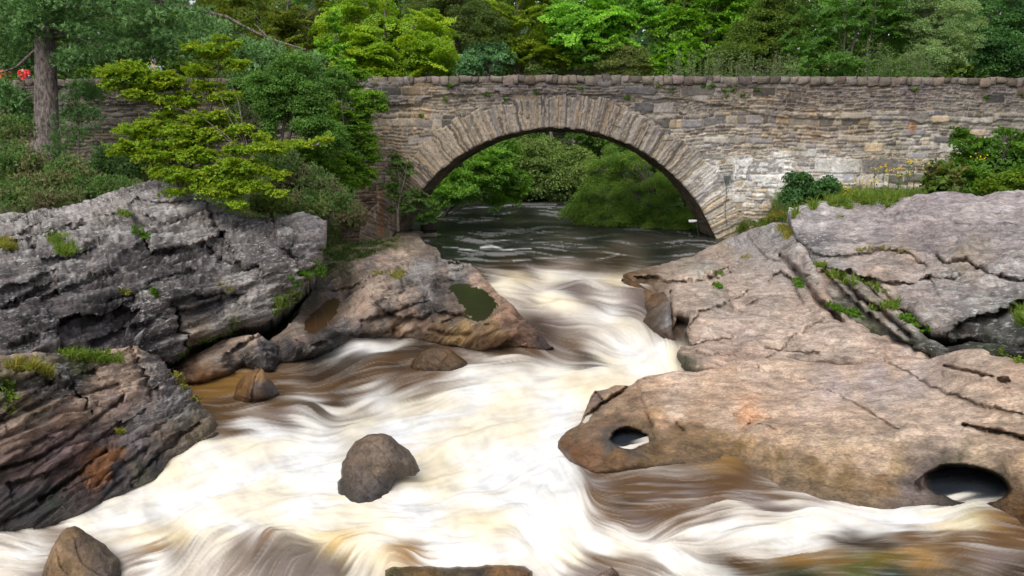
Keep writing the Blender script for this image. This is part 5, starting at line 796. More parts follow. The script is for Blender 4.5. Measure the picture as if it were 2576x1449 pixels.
def plant(name, label, cat, base, ells, L_, W_, pal, R, ncl, dens=1.3, kind='leaf', tr=.15, group=None, seed=0, mat=None, bark=None, flat=.6, droop=.15, lean=None, stems=1, limbs=30, tilt=None, shell=.45, pname='crown', twigs=0, tname='trunk', up=.75):
    rs = np.random.RandomState(seed + 100); mat = mat or LEAF; bark = bark or BARKD
    cs = []; area = np.array([e[2] * e[3] * (e[4] ** 2) for e in ells], float); num = np.maximum(1, np.round(ncl * area / area.sum()).astype(int))
    for e, k in zip(ells, num):
        C0 = np.array(at(e[0], e[1], e[4])); sx = e[2] * e[4] / F; sz = e[3] * e[4] / F; sy = e[5] if len(e) > 5 else sx * .7
        u = unit(rs.normal(size=(k, 3))); r = shell + (1 - shell) * rs.rand(k, 1) ** .6
        ins = np.maximum(np.array([sx - R * .7, sy - R * .5, sz - R * flat * .7]), np.array([sx, sy, sz]) * .3)
        cs.append(C0 + u * r * ins)
    cs = np.concatenate(cs); base = np.array(base, float)
    parts = [clump(kind, c, R * rs.uniform(.65, 1.3), L_, W_, dens, pal, rs, flat, droop, tilt) for c in cs]
    rt = empty(name, base, label, cat, group); off = base
    n = 0; Vs, Qs, Cs = [], [], []
    for V, Q, C in parts: Vs.append(V); Qs.append(Q + n); Cs.append(C); n += len(V)
    mesh(pname, np.concatenate(Vs) - off, np.concatenate(Qs), mat, rt, False, {'col': ('FLOAT_COLOR', np.concatenate(Cs))})
    # trunk and limbs
    mb = MB(); cen = cs.mean(0); topz_ = cs[:, 2].max()
    trunks = []
    for s in range(stems):
        if lean is not None: top = np.array(at(*lean[s % len(lean)]))
        else: top = np.array([cen[0], cen[1], base[2] + (topz_ - base[2]) * .9]) + rs.normal(size=3) * [R * .6, R * .4, 0] * (1 if stems == 1 else 2.5)
        m_ = 9; tt = np.linspace(0, 1, m_)[:, None]; bp_ = base + rs.normal(size=3) * [tr * 1.5, tr * 1.5, 0] * (stems > 1)
        pts = bp_ * (1 - tt) + top * tt + (np.sin(tt * 6 + rs.rand() * 6) * rs.normal(size=3) * .03 * np.linalg.norm(top - bp_)) * tt * (1 - tt) * 2
        pts[0, 2] -= .3
        mb.tube(pts, tr * (1.15 - .9 * tt[:, 0] ** .8), 9, .12, seed + s); trunks.append(pts)
    for i in rs.permutation(len(cs))[:limbs]:
        pts = trunks[rs.randint(stems)]; c = cs[i]; zt = np.clip((c[2] - pts[0, 2]) * up / max(pts[-1, 2] - pts[0, 2], .1), .12, .95)
        k = zt * (len(pts) - 1); a = pts[int(k)] * (1 - k % 1) + pts[min(int(k) + 1, len(pts) - 1)] * (k % 1)
        tt = np.linspace(0, 1, 6)[:, None]; l = np.linalg.norm(c - a); pp = a * (1 - tt) + c * tt + np.array([0, 0, 1]) * np.sin(tt * math.pi) * l * .08 + rs.normal(size=(6, 3)) * l * .02 * np.sin(tt * math.pi)
        r0 = min(tr * .3, .006 + l * .009); mb.tube(pp, r0 * (1 - .8 * tt[:, 0]), 5)
        for _ in range(twigs):
            e = c + unit(rs.normal(size=3) * [1, 1, .4]) * R * .9; q0 = pp[3]; mb.tube(np.stack([q0, (q0 + e) / 2 + rs.normal(size=3) * .03, e]), [r0 * .35, r0 * .25, r0 * .1], 4)
    V = np.concatenate(mb.V) - off; mesh(tname, V, np.concatenate(mb.Q), bark, rt)
    return rt
# palettes (real leaf colours)
YG = [(.155,.235,.014),(.13,.205,.012),(.18,.245,.012),(.105,.175,.012)]
YY = [(.20,.25,.012),(.17,.235,.012),(.24,.25,.012),(.14,.20,.012)]
MG = [(.075,.15,.018),(.06,.125,.018),(.09,.17,.018)]
BG = [(.09,.20,.016),(.11,.23,.014),(.075,.16,.014)]
DGN = [(.022,.055,.016),(.03,.07,.018),(.018,.042,.013)]
BLG = [(.075,.15,.07),(.09,.175,.075),(.055,.12,.05)]
PNE = [(.06,.12,.038),(.08,.15,.052),(.045,.09,.026),(.095,.165,.062)]
OLV = [(.11,.155,.04),(.13,.18,.05),(.09,.13,.035)]
SAG = [(.20,.28,.12),(.16,.25,.10),(.24,.32,.15)]
GWI = [(.10,.15,.06),(.13,.18,.075),(.08,.12,.04)]
def br(p, k): return [(a * k, b * k, c * k) for a, b, c in p]
DG2 = [(.11,.19,.028),(.13,.21,.03),(.09,.16,.025)]
YG, YY, MG, BG, DGN, BLG, PNE, OLV, GWI = br(YG, 1.5), br(YY, 1.35), br(MG, 2.6), br(BG, 1.8), br(DGN, 2.6), br(BLG, 1.6), br(PNE, 2.3), br(OLV, 1.7), br(GWI, 1.8)
def gbase(px, Y):
    p = at(px, 300, Y); return (p.x, Y, float(ground_z(p.x, Y)))
T = 'trees and shrubs beyond the bridge'
# --- beyond the bridge, back to front
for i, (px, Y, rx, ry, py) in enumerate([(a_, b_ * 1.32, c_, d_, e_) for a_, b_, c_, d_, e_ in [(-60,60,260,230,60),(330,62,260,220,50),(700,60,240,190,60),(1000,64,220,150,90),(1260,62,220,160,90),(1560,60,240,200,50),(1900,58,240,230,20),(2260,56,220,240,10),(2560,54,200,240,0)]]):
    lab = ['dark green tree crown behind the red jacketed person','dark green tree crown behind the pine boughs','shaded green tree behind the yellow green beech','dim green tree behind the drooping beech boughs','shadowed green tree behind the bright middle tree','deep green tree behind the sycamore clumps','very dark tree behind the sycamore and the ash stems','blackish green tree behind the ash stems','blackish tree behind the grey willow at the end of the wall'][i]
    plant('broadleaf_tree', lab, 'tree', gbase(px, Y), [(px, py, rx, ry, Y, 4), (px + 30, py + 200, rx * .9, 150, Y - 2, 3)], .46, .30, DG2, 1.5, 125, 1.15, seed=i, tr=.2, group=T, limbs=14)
PL = [
 ('birch_tree','olive green tree with fine twigs above the pine bough','tree',(640,50),[(600,60,130,110,50),(720,120,110,80,49),(800,60,120,90,50)],.15,.10,[(.12,.155,.015),(.14,.17,.018),(.10,.14,.012)],.75,150,'spray'),
 ('beech_tree','yellow green beech with long drooping boughs above the left end of the coping','tree',(960,44),[(900,60,110,90,44),(1000,130,130,70,43),(1080,150,80,50,42),(930,160,100,50,42),(1060,80,80,60,45)],.14,.10,YG,.7,170,'spray'),
 ('willow_tree','open dusky green tree with the sky showing through its top','tree',(1160,47),[(1140,45,100,70,47),(1200,80,80,60,46),(1080,20,80,40,48)],.13,.07,[(.09,.13,.03),(.11,.15,.035),(.07,.11,.025)],.6,95,'leaf'),
 ('larch_tree','bright yellow green tree reaching over the middle of the parapet','tree',(1330,48),[(1310,60,110,100,48),(1400,110,80,60,47),(1250,130,80,50,47)],.14,.09,[(.17,.24,.015),(.14,.21,.013),(.20,.27,.015)],.65,150,'spray'),
 ('rounded_shrub','blue green rounded bush just above the parapet','shrub',(1222,40),[(1222,150,66,38,40),(1180,168,40,25,39.5),(1250,130,34,26,40),(1200,125,24,18,40)],.11,.08,BLG,.34,90,'leaf'),
 ('maple_tree','deep green tree with a crooked limb beside the bright sycamore','tree',(1500,52),[(1480,20,130,60,52),(1500,80,110,70,51),(1600,20,80,60,52)],.17,.13,MG,.8,110,'spray'),
 ('maple_tree','fresh green tree with shelf like boughs left of the olive willows','tree',(1440,47),[(1400,100,60,60,47),(1520,60,80,60,46),(1480,120,80,50,46)],.16,.12,BG,.7,90,'spray'),
 ('willow_shrub','pale olive willow bush below the bright middle tree','shrub',(1400,40),[(1390,160,70,42,40),(1360,175,50,30,39.5)],.11,.05,OLV,.45,60,'leaf'),
 ('willow_shrub','pale olive willow bush with yellowish tips left of the sycamore','shrub',(1550,40),[(1545,155,90,45,40),(1600,165,50,35,39.5)],.11,.05,[(.15,.19,.05),(.12,.16,.04),(.17,.20,.05)],.45,80,'leaf'),
 ('sycamore_tree','bright green sycamore with layered leafy clumps over the parapet','tree',(1760,44),[(1700,90,75,80,44),(1790,60,90,80,44),(1850,30,80,60,44),(1760,140,120,45,43),(1690,160,60,30,42.5)],.20,.17,[(.11,.24,.012),(.13,.27,.014),(.085,.185,.014)],.62,120,'spray'),
 ('hazel_tree','dense mid green tree between the sycamore and the ash stems','tree',(1920,45),[(1900,110,80,75,45),(1960,60,80,80,45),(1850,150,70,40,44)],.12,.09,[(.09,.145,.018),(.075,.125,.016),(.11,.165,.02)],.6,130,'leaf'),
 ('ash_tree','airy green ash with slim bare stems behind the parapet','tree',(2130,40),[(2060,90,90,80,41),(2160,50,120,70,41),(2250,80,80,90,41),(2080,160,110,32,39),(2170,165,60,30,39)],.17,.055,[(.08,.18,.025),(.10,.21,.03),(.06,.14,.02)],.5,150,'spray'),
 ('willow_tree','grey green willow beside the dark gap at the end of the wall','tree',(2360,40),[(2370,50,95,70,40),(2390,110,75,55,39.5),(2330,150,60,40,39),(2330,20,60,60,40)],.13,.035,GWI,.42,150,'leaf'),
 ('yew_tree','blackish green tree closing the view beyond the far end of the wall','tree',(2530,44),[(2520,60,110,120,44),(2580,120,120,80,43)],.16,.07,DGN,.7,110,'leaf'),
]
for i, (nm, lab, cat, bs, ells, l_, w_, pal, R, ncl, kd) in enumerate(PL):
    ash = nm == 'ash_tree'
    kw = dict(stems=3, lean=[(2125,-60,40),(2165,-60,40.2),(2215,-60,40.5)], tr=.10, bark=BARKD) if ash else {}
    if nm == 'ash_tree': bs = (2120, 40)
    if 1080 < bs[0] < 1790 and bs[1] < 62:
        k_ = (63 + i % 4) / bs[1]; ells = [(e[0], e[1], e[2], e[3], e[4] * k_) for e in ells]; bs = (bs[0], bs[1] * k_); l_, w_, R = l_ * k_, w_ * k_, R * k_
    plant(nm, lab, cat, gbase(*bs), [(e[0], e[1], e[2] * 1.12, e[3] * 1.15) + tuple(e[4:]) for e in ells], l_, w_, br(pal, 1.25), R * .85, int(ncl * 1.9), 1.05 if kd == 'spray' else .95, kd, seed=40 + i, group=T, twigs=0 if ash else 2, limbs=14 if ash else 45, **({'tr': .2, 'bark': BARK} | kw))
plant('sapling', 'thin bright green sycamore sapling rising above the left end of the coping', 'young tree', gbase(848, 34), [(843,60,22,45,34,.3),(850,130,35,40,34,.4),(880,170,45,28,34,.4),(815,120,30,30,34,.3)], .17, .14, BG, .28, 42, 1.2, 'spray', tr=.04, seed=71, bark=TWIG, limbs=30)
# willowherb stems over the parapet
def stemplants(name, label, cat, spots, h, pal, seed, leafl=.12, leafw=.03, group=None, lean=.1, per=44):
    rs = np.random.RandomState(seed); base = np.mean(spots, 0); V_, Q_, C_, n = [], [], [], 0; mb = MB()
    for s in spots:
        hh = h * rs.uniform(.6, 1.1); top = np.array(s) + [rs.normal() * lean, rs.normal() * lean, hh]; mb.tube(np.stack([s, (np.array(s) + top) / 2 + rs.normal(size=3) * .03, top]) - base, [.012, .01, .004], 4)
        t = rs.rand(per) ** .8; P = np.array(s) + (top - s) * t[:, None]; a = rs.rand(per) * 6.28; D = np.stack([np.cos(a), np.sin(a), np.full(per, .55)], 1)
        V, Q = leaf_arr(P + D * leafl * .45, np.stack([-np.cos(a) * .5, -np.sin(a) * .5, np.ones(per)], 1) + rs.normal(size=(per, 3)) * .3, leafl * (1.2 - .7 * t), leafw * 1.6, rs); V_.append(V); Q_.append(Q + n); n += len(V)
        C_.append(np.repeat(pcol(pal, per, rs, .2), 4, 0))
    rt = empty(name, base, label, cat, group); mesh('foliage', np.concatenate(V_) - base, np.concatenate(Q_), LEAF, rt, False, {'col': ('FLOAT_COLOR', np.concatenate(C_))}); mb.build('stem', TWIG, rt); return rt
rs = np.random.RandomState(5)
def road_spot(px, Y=33.2): p = at(px, 200, Y); return (p.x, Y + rs.rand() * .8, 2.0)
stemplants('willowherb', 'pale sage green willowherb stand poking over the coping below the sycamore', 'wild plant', [road_spot(rs.uniform(1690, 2010)) for _ in range(150)], 2.55, SAG, 9, .16, .035)
stemplants('willowherb', 'tall fresh green willowherb stand poking over the coping right of the ash stems', 'wild plant', [road_spot(rs.uniform(2180, 2350)) for _ in range(90)], 3.0, [(.12,.24,.06),(.16,.28,.07)], 10, .17, .035)
# verge behind the far parapet carries them
m2, nt, out = newmat('verge'); b = N(nt, 'ShaderNodeBsdfPrincipled'); v = coord(nt); L(nt, mixc(nt, noise(nt, v, 2, 4), (.03, .03, .012), (.05, .08, .02)), b.inputs['Base Color']); L(nt, b.outputs[0], out.inputs[0])
# seen through the arch
A_ = 'trees along the dark water beyond the arch'
ARC = [
 ('alder_tree','green alder hanging over the dark water at the left inside the arch',(1020,38),[(1190,430,110,60,40),(1150,485,70,40,38),(1240,385,90,45,41),(1290,465,60,50,42),(1250,500,40,22,41)],.13,.10,br(MG,.85),.5,230,'spray'),
 ('alder_tree','green alder with pale leaf clumps in the middle of the arch',(1370,63),[(1370,395,85,60,59),(1390,455,75,52,59),(1320,440,50,50,59.5),(1440,420,60,60,59),(1300,490,40,18,60),(1400,495,50,16,60)],.19,.14,br(OLV,1.1),.62,240,'leaf'),
 ('willow_bush','large feathery green willow bush leaning over the water inside the arch',(1740,34),[(1560,430,95,65,36),(1620,500,130,70,35),(1540,550,100,45,35),(1690,560,80,50,34.5),(1480,515,50,55,35.5),(1600,575,110,32,34.8),(1500,590,50,22,35),(1700,590,60,30,34),(1450,540,40,40,35.5),(1690,450,60,50,36)],.11,.032,[(.22,.35,.06),(.27,.42,.07),(.17,.29,.05)],.36,460,'leaf'),
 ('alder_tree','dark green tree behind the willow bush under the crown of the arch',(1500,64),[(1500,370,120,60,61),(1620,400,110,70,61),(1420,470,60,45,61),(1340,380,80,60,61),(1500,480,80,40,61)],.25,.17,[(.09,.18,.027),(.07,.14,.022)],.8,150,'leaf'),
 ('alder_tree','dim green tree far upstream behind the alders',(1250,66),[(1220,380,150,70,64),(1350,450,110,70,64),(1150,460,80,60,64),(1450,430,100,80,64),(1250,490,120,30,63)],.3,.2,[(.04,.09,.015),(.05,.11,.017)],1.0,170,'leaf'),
]
for i, (nm, lab, bs, ells, l_, w_, pal, R, ncl, kd) in enumerate(ARC):
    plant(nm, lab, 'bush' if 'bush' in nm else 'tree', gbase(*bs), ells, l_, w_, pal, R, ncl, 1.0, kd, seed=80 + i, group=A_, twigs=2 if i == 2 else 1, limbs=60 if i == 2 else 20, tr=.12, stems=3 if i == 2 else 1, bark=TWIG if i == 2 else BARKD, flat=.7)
# far wood closing the view
rs = np.random.RandomState(77); n = 26000; xx = rs.uniform(-120, 120, n); yy = rs.uniform(98, 120, n) + np.abs(xx) * -.08; zz = rs.uniform(0, 1, n) ** .8
gz = ground_z(xx, yy); top = 21 + 4 * fbm(p3(xx * .12, 0, 0), 3, 5); P = np.stack([xx, yy, gz + zz * (top - gz)], 1)
V, Q = leaf_arr(P, np.stack([rs.normal(size=n) * .5, -np.abs(rs.normal(size=n)) - .3, np.abs(rs.normal(size=n))], 1), 1.5, 1.1, rs)
tag(mesh('far_woodland', V, Q, LEAF, None, False, {'col': ('FLOAT_COLOR', np.repeat(pcol(DGN, n, rs, .3), 4, 0))}), 'far dark wood closing the view behind all the trees', 'woodland', kind='stuff')
# low overhanging greenery along the far banks
n = 9000; sd = rs.rand(n) < .5; yy = rs.uniform(36, 62, n); xx = np.where(sd, -5.6, 7.8) + rs.normal(size=n) * .9 - (yy - 33) * .06 + np.where(sd, -.8, 1.0); zz = -2.4 + np.abs(rs.normal(size=n)) * .9
m_ = yy > 57; xx[m_] = rs.uniform(-8, 9, m_.sum())
V, Q = leaf_arr(np.stack([xx, yy, zz], 1), rs.normal(size=(n, 3)) * .5 + [0, -.4, .8], .22, .15, rs)
tag(mesh('bank_greenery', V, Q, LEAF, None, False, {'col': ('FLOAT_COLOR', np.repeat(pcol([(.03,.065,.015),(.045,.09,.02)], n, rs, .3), 4, 0))}), 'low dark greenery overhanging the water upstream of the arch', 'undergrowth', kind='stuff')
# --- left bank
PG = None
pine = plant('pine_tree', 'tall scots pine with a thick scaly trunk and blue green boughs over the wall', 'tree', at(122, 430, 24.5), [(90,5,70,50,23.8,.5),(75,70,45,35,23.9,.3),(50,60,170,95,25.5,1.4),(110,20,60,50,23.6,.6),(250,40,170,70,24,1.8),(430,60,130,60,24.5,1.8),(560,110,110,55,24.5,1.4),(690,140,75,42,24.5,1.2),(760,190,70,40,24.2,1.0),(640,190,80,35,24.5,1.0),(780,150,40,22,24.2,.7),(60,150,110,45,25.8,.8),(330,130,110,45,25,1.4),(190,150,60,40,24.2,.6),(20,240,50,60,25.8,.8),(200,-60,350,70,24.5,3),(90,300,60,30,26,.5),(30,270,60,50,25.8,.6),(210,230,60,26,26,.5),(190,280,50,20,25.8,.4),(10,220,50,30,24,.5),(330,190,70,26,24.6,.6),(440,120,90,40,24.6,1.0),(730,210,70,25,24.1,.7)],
  .13, .018, PNE, .32, 1050, .62, 'needle', tr=.36, seed=3, mat=NEEDLE, bark=BARK, lean=[(88,-420,25.5)], limbs=26, flat=.6, twigs=1, up=.95)
mb = MB(); b0 = np.array(pine.location)
for pts, r in (([(100,-40,25.2),(260,-10,25),(470,18,24.6),(520,30,24.5),(570,42,24.5),(640,80,24.4),(700,105,24.3),(770,125,24.2)], .07), ([(520,30,24.5),(560,70,24.3),(640,100,24.3)], .03), ([(640,60,24.4),(690,110,24.2),(740,180,24.2)], .025), ([(95,120,24.9),(40,170,24),(-20,190,23.5)], .05), ([(95,60,24.9),(180,90,24),(260,120,24)], .04)):
    p = np.array([at(*q) for q in pts]) - b0; mb.tube(p, np.linspace(r, r * .35, len(p)), 6, .15)
mb.build('bough', BARK, pine)
plant('pine_sapling', 'young thin pine with sparse green needle tufts in front of the pine trunk', 'young tree', at(214, 478, 19.5), [(172,240,34,32,19.5,.3),(170,330,50,55,19.5,.4),(215,300,45,50,19.5,.4),(150,390,40,40,19.4,.3),(255,400,40,50,19.5,.3),(190,210,20,25,19.5,.2)], .14, .010, [(.06,.14,.035),(.08,.17,.04),(.05,.11,.03)], .16, 95, .5, 'needle', tr=.035, seed=5, mat=NEEDLE, bark=TWIG, lean=[(172,205,19.5)], limbs=40, flat=.8, up=.9)
plant('beech_bush', 'broad yellow green beech bush in flat sprays growing on the top of the layered rock', 'shrub', at(452, 482, 16.8),
  [(330,180,70,30,16.6,.5),(420,200,60,28,16.6,.5),(540,130,48,26,16.5,.4),(590,160,38,18,16.4,.3),(500,175,40,22,16.5,.4),(350,235,60,20,16.6,.5),(290,215,45,14,16.6,.3),(470,250,55,26,16.7,.5),(560,245,40,22,16.6,.4),(560,290,50,18,16.4,.4),(420,290,50,22,16.8,.5),(350,330,70,24,16.5,.6),(450,330,80,26,16.4,.6),(540,340,60,22,16.4,.5),(300,375,45,18,16.2,.4),(390,390,70,24,16.2,.6),(500,390,70,24,16.2,.6),(600,375,50,18,16.0,.4),(680,370,60,18,15.8,.4),(750,360,45,12,15.7,.3),(815,347,35,8,15.7,.2),(660,345,25,18,15.9,.3),
   (560,430,70,22,15.9,.5),(640,425,60,20,15.8,.4),(480,440,60,22,16.0,.5),(560,480,60,24,15.8,.4),(640,470,50,20,15.7,.4),(700,485,25,8,15.6,.2),(600,515,30,12,15.6,.3),(450,480,40,16,16.0,.4),(590,110,20,10,16.5,.2),(555,95,18,8,16.5,.2),(380,210,60,22,16.7,.5),(520,215,45,20,16.6,.4),(420,250,50,18,16.7,.4),(510,300,60,26,16.6,.5),(470,360,80,26,16.4,.6),(350,360,60,20,16.3,.5),(420,430,60,20,16.1,.5),(600,410,60,22,15.9,.4),(580,455,70,22,15.8,.4),(520,470,50,22,15.9,.4),(490,120,30,14,16.5,.3),(280,180,40,14,16.6,.3),(590,240,25,12,16.6,.3),(700,440,30,12,15.7,.3),(390,310,50,18,16.5,.4),(610,320,40,14,16.1,.3)],
  .066, .052, YG + YY[:2], .15, 2300, .62, 'spray', tr=.045, seed=6, bark=TWIG, stems=4, lean=[(470,190,16.7),(560,180,16.5),(390,230,16.6),(640,400,15.9)], limbs=40, flat=.5, droop=.12, shell=.2, up=.7)
plant('hawthorn_bush', 'dark green round bush with a dark stem between the beech bush and the bridge', 'shrub', at(712, 372, 22.5), [(700,220,85,60,23,.9),(780,250,70,70,23,.9),(680,280,60,50,22.8,.8),(790,320,60,40,22.6,.7),(740,170,60,40,23.2,.8),(620,240,50,50,23.4,.7),(850,210,50,45,23.6,.7),(840,350,50,50,22.8,.7),(660,330,45,35,22.6,.6)], .07, .05, [(.11,.23,.04),(.14,.28,.055),(.085,.18,.03)], .25, 470, .9, 'leaf', tr=.05, seed=7, limbs=40, stems=2)
plant('hazel_bush', 'bright green leafy bush spilling over the left end of the bridge face', 'shrub', at(880, 520, 26.5), [(760,300,60,40,25,.6),(840,440,60,50,25,.6),(790,380,60,40,24.5,.6),(880,270,70,50,27,.7),(930,250,50,30,27.2,.5),(890,330,60,50,26.8,.7),(960,270,30,16,27,.3),(860,400,60,50,26.5,.6),(900,440,55,40,26.5,.5),(930,380,30,40,26.8,.4),(870,215,45,25,27.5,.5),(850,180,40,20,27.7,.4),(820,300,50,50,26.3,.6),(900,190,40,20,27.6,.3),(820,470,60,40,25,.5)], .085, .065, [(.15,.29,.025),(.18,.33,.025),(.11,.23,.025)], .24, 760, .9, 'spray', tr=.05, seed=8, bark=TWIG, limbs=50, stems=3)
plant('ash_sapling', 'slender green sapling growing against the left foot of the arch', 'young tree', at(1000, 560, 27.5), [(1010,430,40,35,28,.4),(1000,400,25,22,28,.3),(1040,490,30,22,28,.3),(985,480,35,30,27.6,.3),(1075,510,40,28,28.5,.4),(1085,540,35,22,28.5,.4),(1010,520,40,25,27.8,.3),(1060,545,30,14,28.3,.3)], .12, .045, [(.10,.20,.035),(.13,.24,.04),(.08,.16,.03)], .24, 105, .9, 'spray', tr=.035, seed=9, bark=TWIG, limbs=30, stems=2)
GO = [(.06,.115,.03),(.08,.14,.035),(.05,.10,.022),(.10,.13,.04),(.13,.115,.06)]
GO = br(GO, 1.7)
GB = [(.18,.15,.09),(.14,.14,.06),(.12,.17,.05)]
for i, (px, py, rx, ry, Y, pal, lab) in enumerate([
 (40,400,80,55,20,GO,'green gorse bush left of the pine trunk'),(60,480,90,45,18,GO,'brownish green gorse bush above the left end of the layered rock'),(180,440,70,50,18.5,GO,'green gorse bush at the foot of the young pine'),(300,410,70,60,19.5,[(.05,.10,.025),(.06,.125,.03)],'dark green gorse bush behind the beech bush'),(290,470,70,28,17.8,GO,'low gorse bush where the beech bush meets the rock'),(140,500,60,22,17.2,GB,'dry brown gorse bush on the rim of the layered rock'),
 (600,310,60,50,20,[(.05,.085,.03),(.10,.09,.05)],'olive gorse bush between the beech and hawthorn bushes'),(700,400,60,45,19,GO,'olive green gorse bush under the hawthorn bush'),(760,450,70,50,19,GB + GO,'brown tipped gorse bush behind the end of the layered rock'),(830,490,60,55,21,GO + GB[:1],'green and brown gorse bush beside the bare foot of the wall'),(770,510,70,35,18.3,GO,'low green gorse bush on the right shoulder of the layered rock'),(680,510,45,22,17.6,[(.09,.14,.03),(.11,.16,.03)],'small bright gorse bush beside the tip of the beech bush'),(880,540,45,35,23,GB,'dead brown gorse bush hanging at the foot of the wall'),(400,380,60,60,19.8,GO,'green gorse bush behind the stems of the beech bush'),(10,330,70,50,22,GO,'green gorse bush low against the wall at the picture edge')]):
    plant('gorse_bush', lab, 'shrub', at(px, py + ry * .8, Y), [(px, py, rx, ry, Y, .7), (px + rx * .4, py + ry * .3, rx * .6, ry * .6, Y - .3, .5), (px - rx * .45, py + ry * .25, rx * .55, ry * .6, Y - .2, .5)], .08, .015, pal, .20, 95, .8, 'needle', tr=.02, seed=20 + i, mat=NEEDLE, bark=TWIG, group='gorse bushes on the left bank', stems=3, limbs=25, flat=.85, twigs=1)
# undergrowth mat on the left bank and by the right wall
rs = np.random.RandomState(12)
def scatter(n, fx, hgt, pal, name, label, ln, wd, blade=True):
    P = fx(n); zz = ground_z(P[:, 0], P[:, 1]); P = np.stack([P[:, 0], P[:, 1], zz + rs.rand(len(P)) * hgt], 1)
    if blade: V, Q = blade_arr(P, rs.normal(size=P.shape) * .45 + [0, 0, 1], ln * (.5 + rs.rand(len(P))), wd, rs, .4); k = 6
    else: V, Q = leaf_arr(P, rs.normal(size=P.shape) * .5 + [0, -.2, .8], ln * (.6 + .7 * rs.rand(len(P))), wd, rs); k = 4
    return V, Q, np.repeat(pcol(pal, len(P), rs, .3), k, 0)
def lb(n): return np.stack([rs.uniform(-21, -4.4, n), rs.uniform(16.5, 29, n)], 1)
def rb(n): return np.stack([rs.uniform(8.3, 21, n), rs.uniform(17.5, 28.9, n)], 1)
for nm, lab, sets in (('undergrowth', 'rough mixed undergrowth covering the left bank', [(34000, lb, .25, [(.08,.15,.035),(.13,.17,.05),(.17,.14,.07),(.09,.19,.04)], .28, .018, True), (16000, lb, .45, [(.08,.18,.03),(.11,.22,.04)], .09, .06, False)]),
                      ('meadow_grass', 'long green grass and weeds along the foot of the right wall', [(30000, rb, .1, [(.10,.18,.025),(.14,.21,.03),(.17,.20,.05)], .42, .016, True), (9000, rb, .3, [(.08,.16,.025),(.11,.20,.03)], .09, .06, False)])):
    VV, QQ, CC, n0 = [], [], [], 0
    for s in sets:
        V, Q, C = scatter(s[0], s[1], s[2], s[3], nm, lab, s[4], s[5], s[6]); VV.append(V); QQ.append(Q + n0); CC.append(C); n0 += len(V)
    tag(mesh(nm, np.concatenate(VV), np.concatenate(QQ), GRASS, None, False, {'col': ('FLOAT_COLOR', np.concatenate(CC))}), lab, 'undergrowth', kind='stuff')
# --- right of the arch
plant('wall_shrub', 'dark green broad leaved shrub against the whitewashed wall', 'shrub', at(2035, 520, 24.5), [(2035,480,65,38,24.5,.8),(2010,455,35,22,24.5,.5),(2080,470,28,26,24.3,.5),(1990,500,30,22,24,.4)], .11, .095, [(.07,.165,.045),(.09,.20,.05),(.055,.13,.04)], .28, 75, 1.1, 'leaf', tr=.025, seed=60, limbs=25, stems=3)
plant('leafy_thicket', 'big bright green thicket against the wall at the right picture edge', 'shrub', at(2480, 490, 22), [(2480,400,90,65,22.5,1),(2540,370,80,70,22.5,1),(2580,440,90,55,22,1),(2430,430,60,45,22,.8),(2520,460,100,35,21,.8),(2420,340,30,20,23.5,.4)], .10, .08, [(.09,.20,.018),(.11,.23,.018),(.07,.16,.016)], .36, 210, 1.0, 'spray', tr=.05, seed=61, limbs=40, stems=4)
plant('maple_shrub', 'bronze tinged maple shrub with big lobed leaves beside the flowering weeds', 'shrub', at(2375, 490, 21.5), [(2375,440,48,42,21.5,.6),(2350,465,35,26,21.3,.4)], .16, .15, [(.12,.18,.03),(.18,.18,.05),(.09,.16,.025)], .26, 46, 1.1, 'spray', tr=.03, seed=62, limbs=20, stems=2)
plant('leafy_thicket', 'low yellow green thicket in the corner in front of the bigger thicket', 'shrub', at(2560, 480, 19.5), [(2560,450,60,30,19.5,.6),(2500,470,50,18,19.5,.5)], .09, .07, [(.15,.23,.015),(.12,.20,.015)], .28, 60, 1.0, 'spray', tr=.03, seed=63, limbs=15, stems=2)
# yellow flowered ragwort
rs = np.random.RandomState(14)
for i, (pxs, py, Y, h, lab) in enumerate([((2110,2125,2140), 480, 24, .55,'low yellow flowered ragwort right of the wall shrub'),((2200,2218,2235,2250), 500, 22.5, 1.0,'tall yellow flowered ragwort in the grass at the middle of the right bank'),((2262,2280,2300,2318), 495, 22.5, 1.15,'tallest yellow flowered ragwort beside the maple shrub'),((2150,2165,2178), 510, 22, .7,'short yellow flowered ragwort near the rim of the purple grey slab'),((2470,2560), 470, 20.8, 1.3,'yellow flowered ragwort rising out of the thicket')]):
    base = np.array(at(np.mean(pxs), py, Y)); mb = MB(); VV, QQ, CC, n0 = [], [], [], 0; heads = []
    for px in pxs:
        b0 = np.array(at(px, py, Y + rs.normal() * .2)); b0[2] = ground_z(b0[0], b0[1]); top = b0 + [rs.normal() * .1, 0, h * rs.uniform(.8, 1.15)]; mb.tube(np.stack([b0, (b0 + top) / 2, top]) - base, [.012, .01, .006], 5, col=(.10, .18, .03))
        k = 24; t = rs.rand(k); P = b0 + (top - b0) * t[:, None]; V, Q = leaf_arr(P + rs.normal(size=(k, 3)) * .05, rs.normal(size=(k, 3)) + [0, 0, 1], .12, .04, rs); VV.append(V); QQ.append(Q + n0); n0 += len(V)
        k = 13; P = top + rs.normal(size=(k, 3)) * [.09, .07, .035]; V, Q = leaf_arr(P, rs.normal(size=(k, 3)) * .5 + [0, -.6, .8], .05, .05, rs); heads.append((V, Q))
    rt = empty('ragwort', base, lab, 'wildflower', 'ragwort plants at the foot of the right wall'); mb.build('stem', GRASS, rt)
    C = np.tile([.10, .18, .03], (n0, 1)); mesh('foliage', np.concatenate(VV) - base, np.concatenate(QQ), LEAF, rt, False, {'col': ('FLOAT_COLOR', C)})
    for V, Q in heads: mesh('flower_head', V - base, Q, LEAF, rt, False, {'col': ('FLOAT_COLOR', np.tile([.75, .52, .02], (len(V), 1)))})
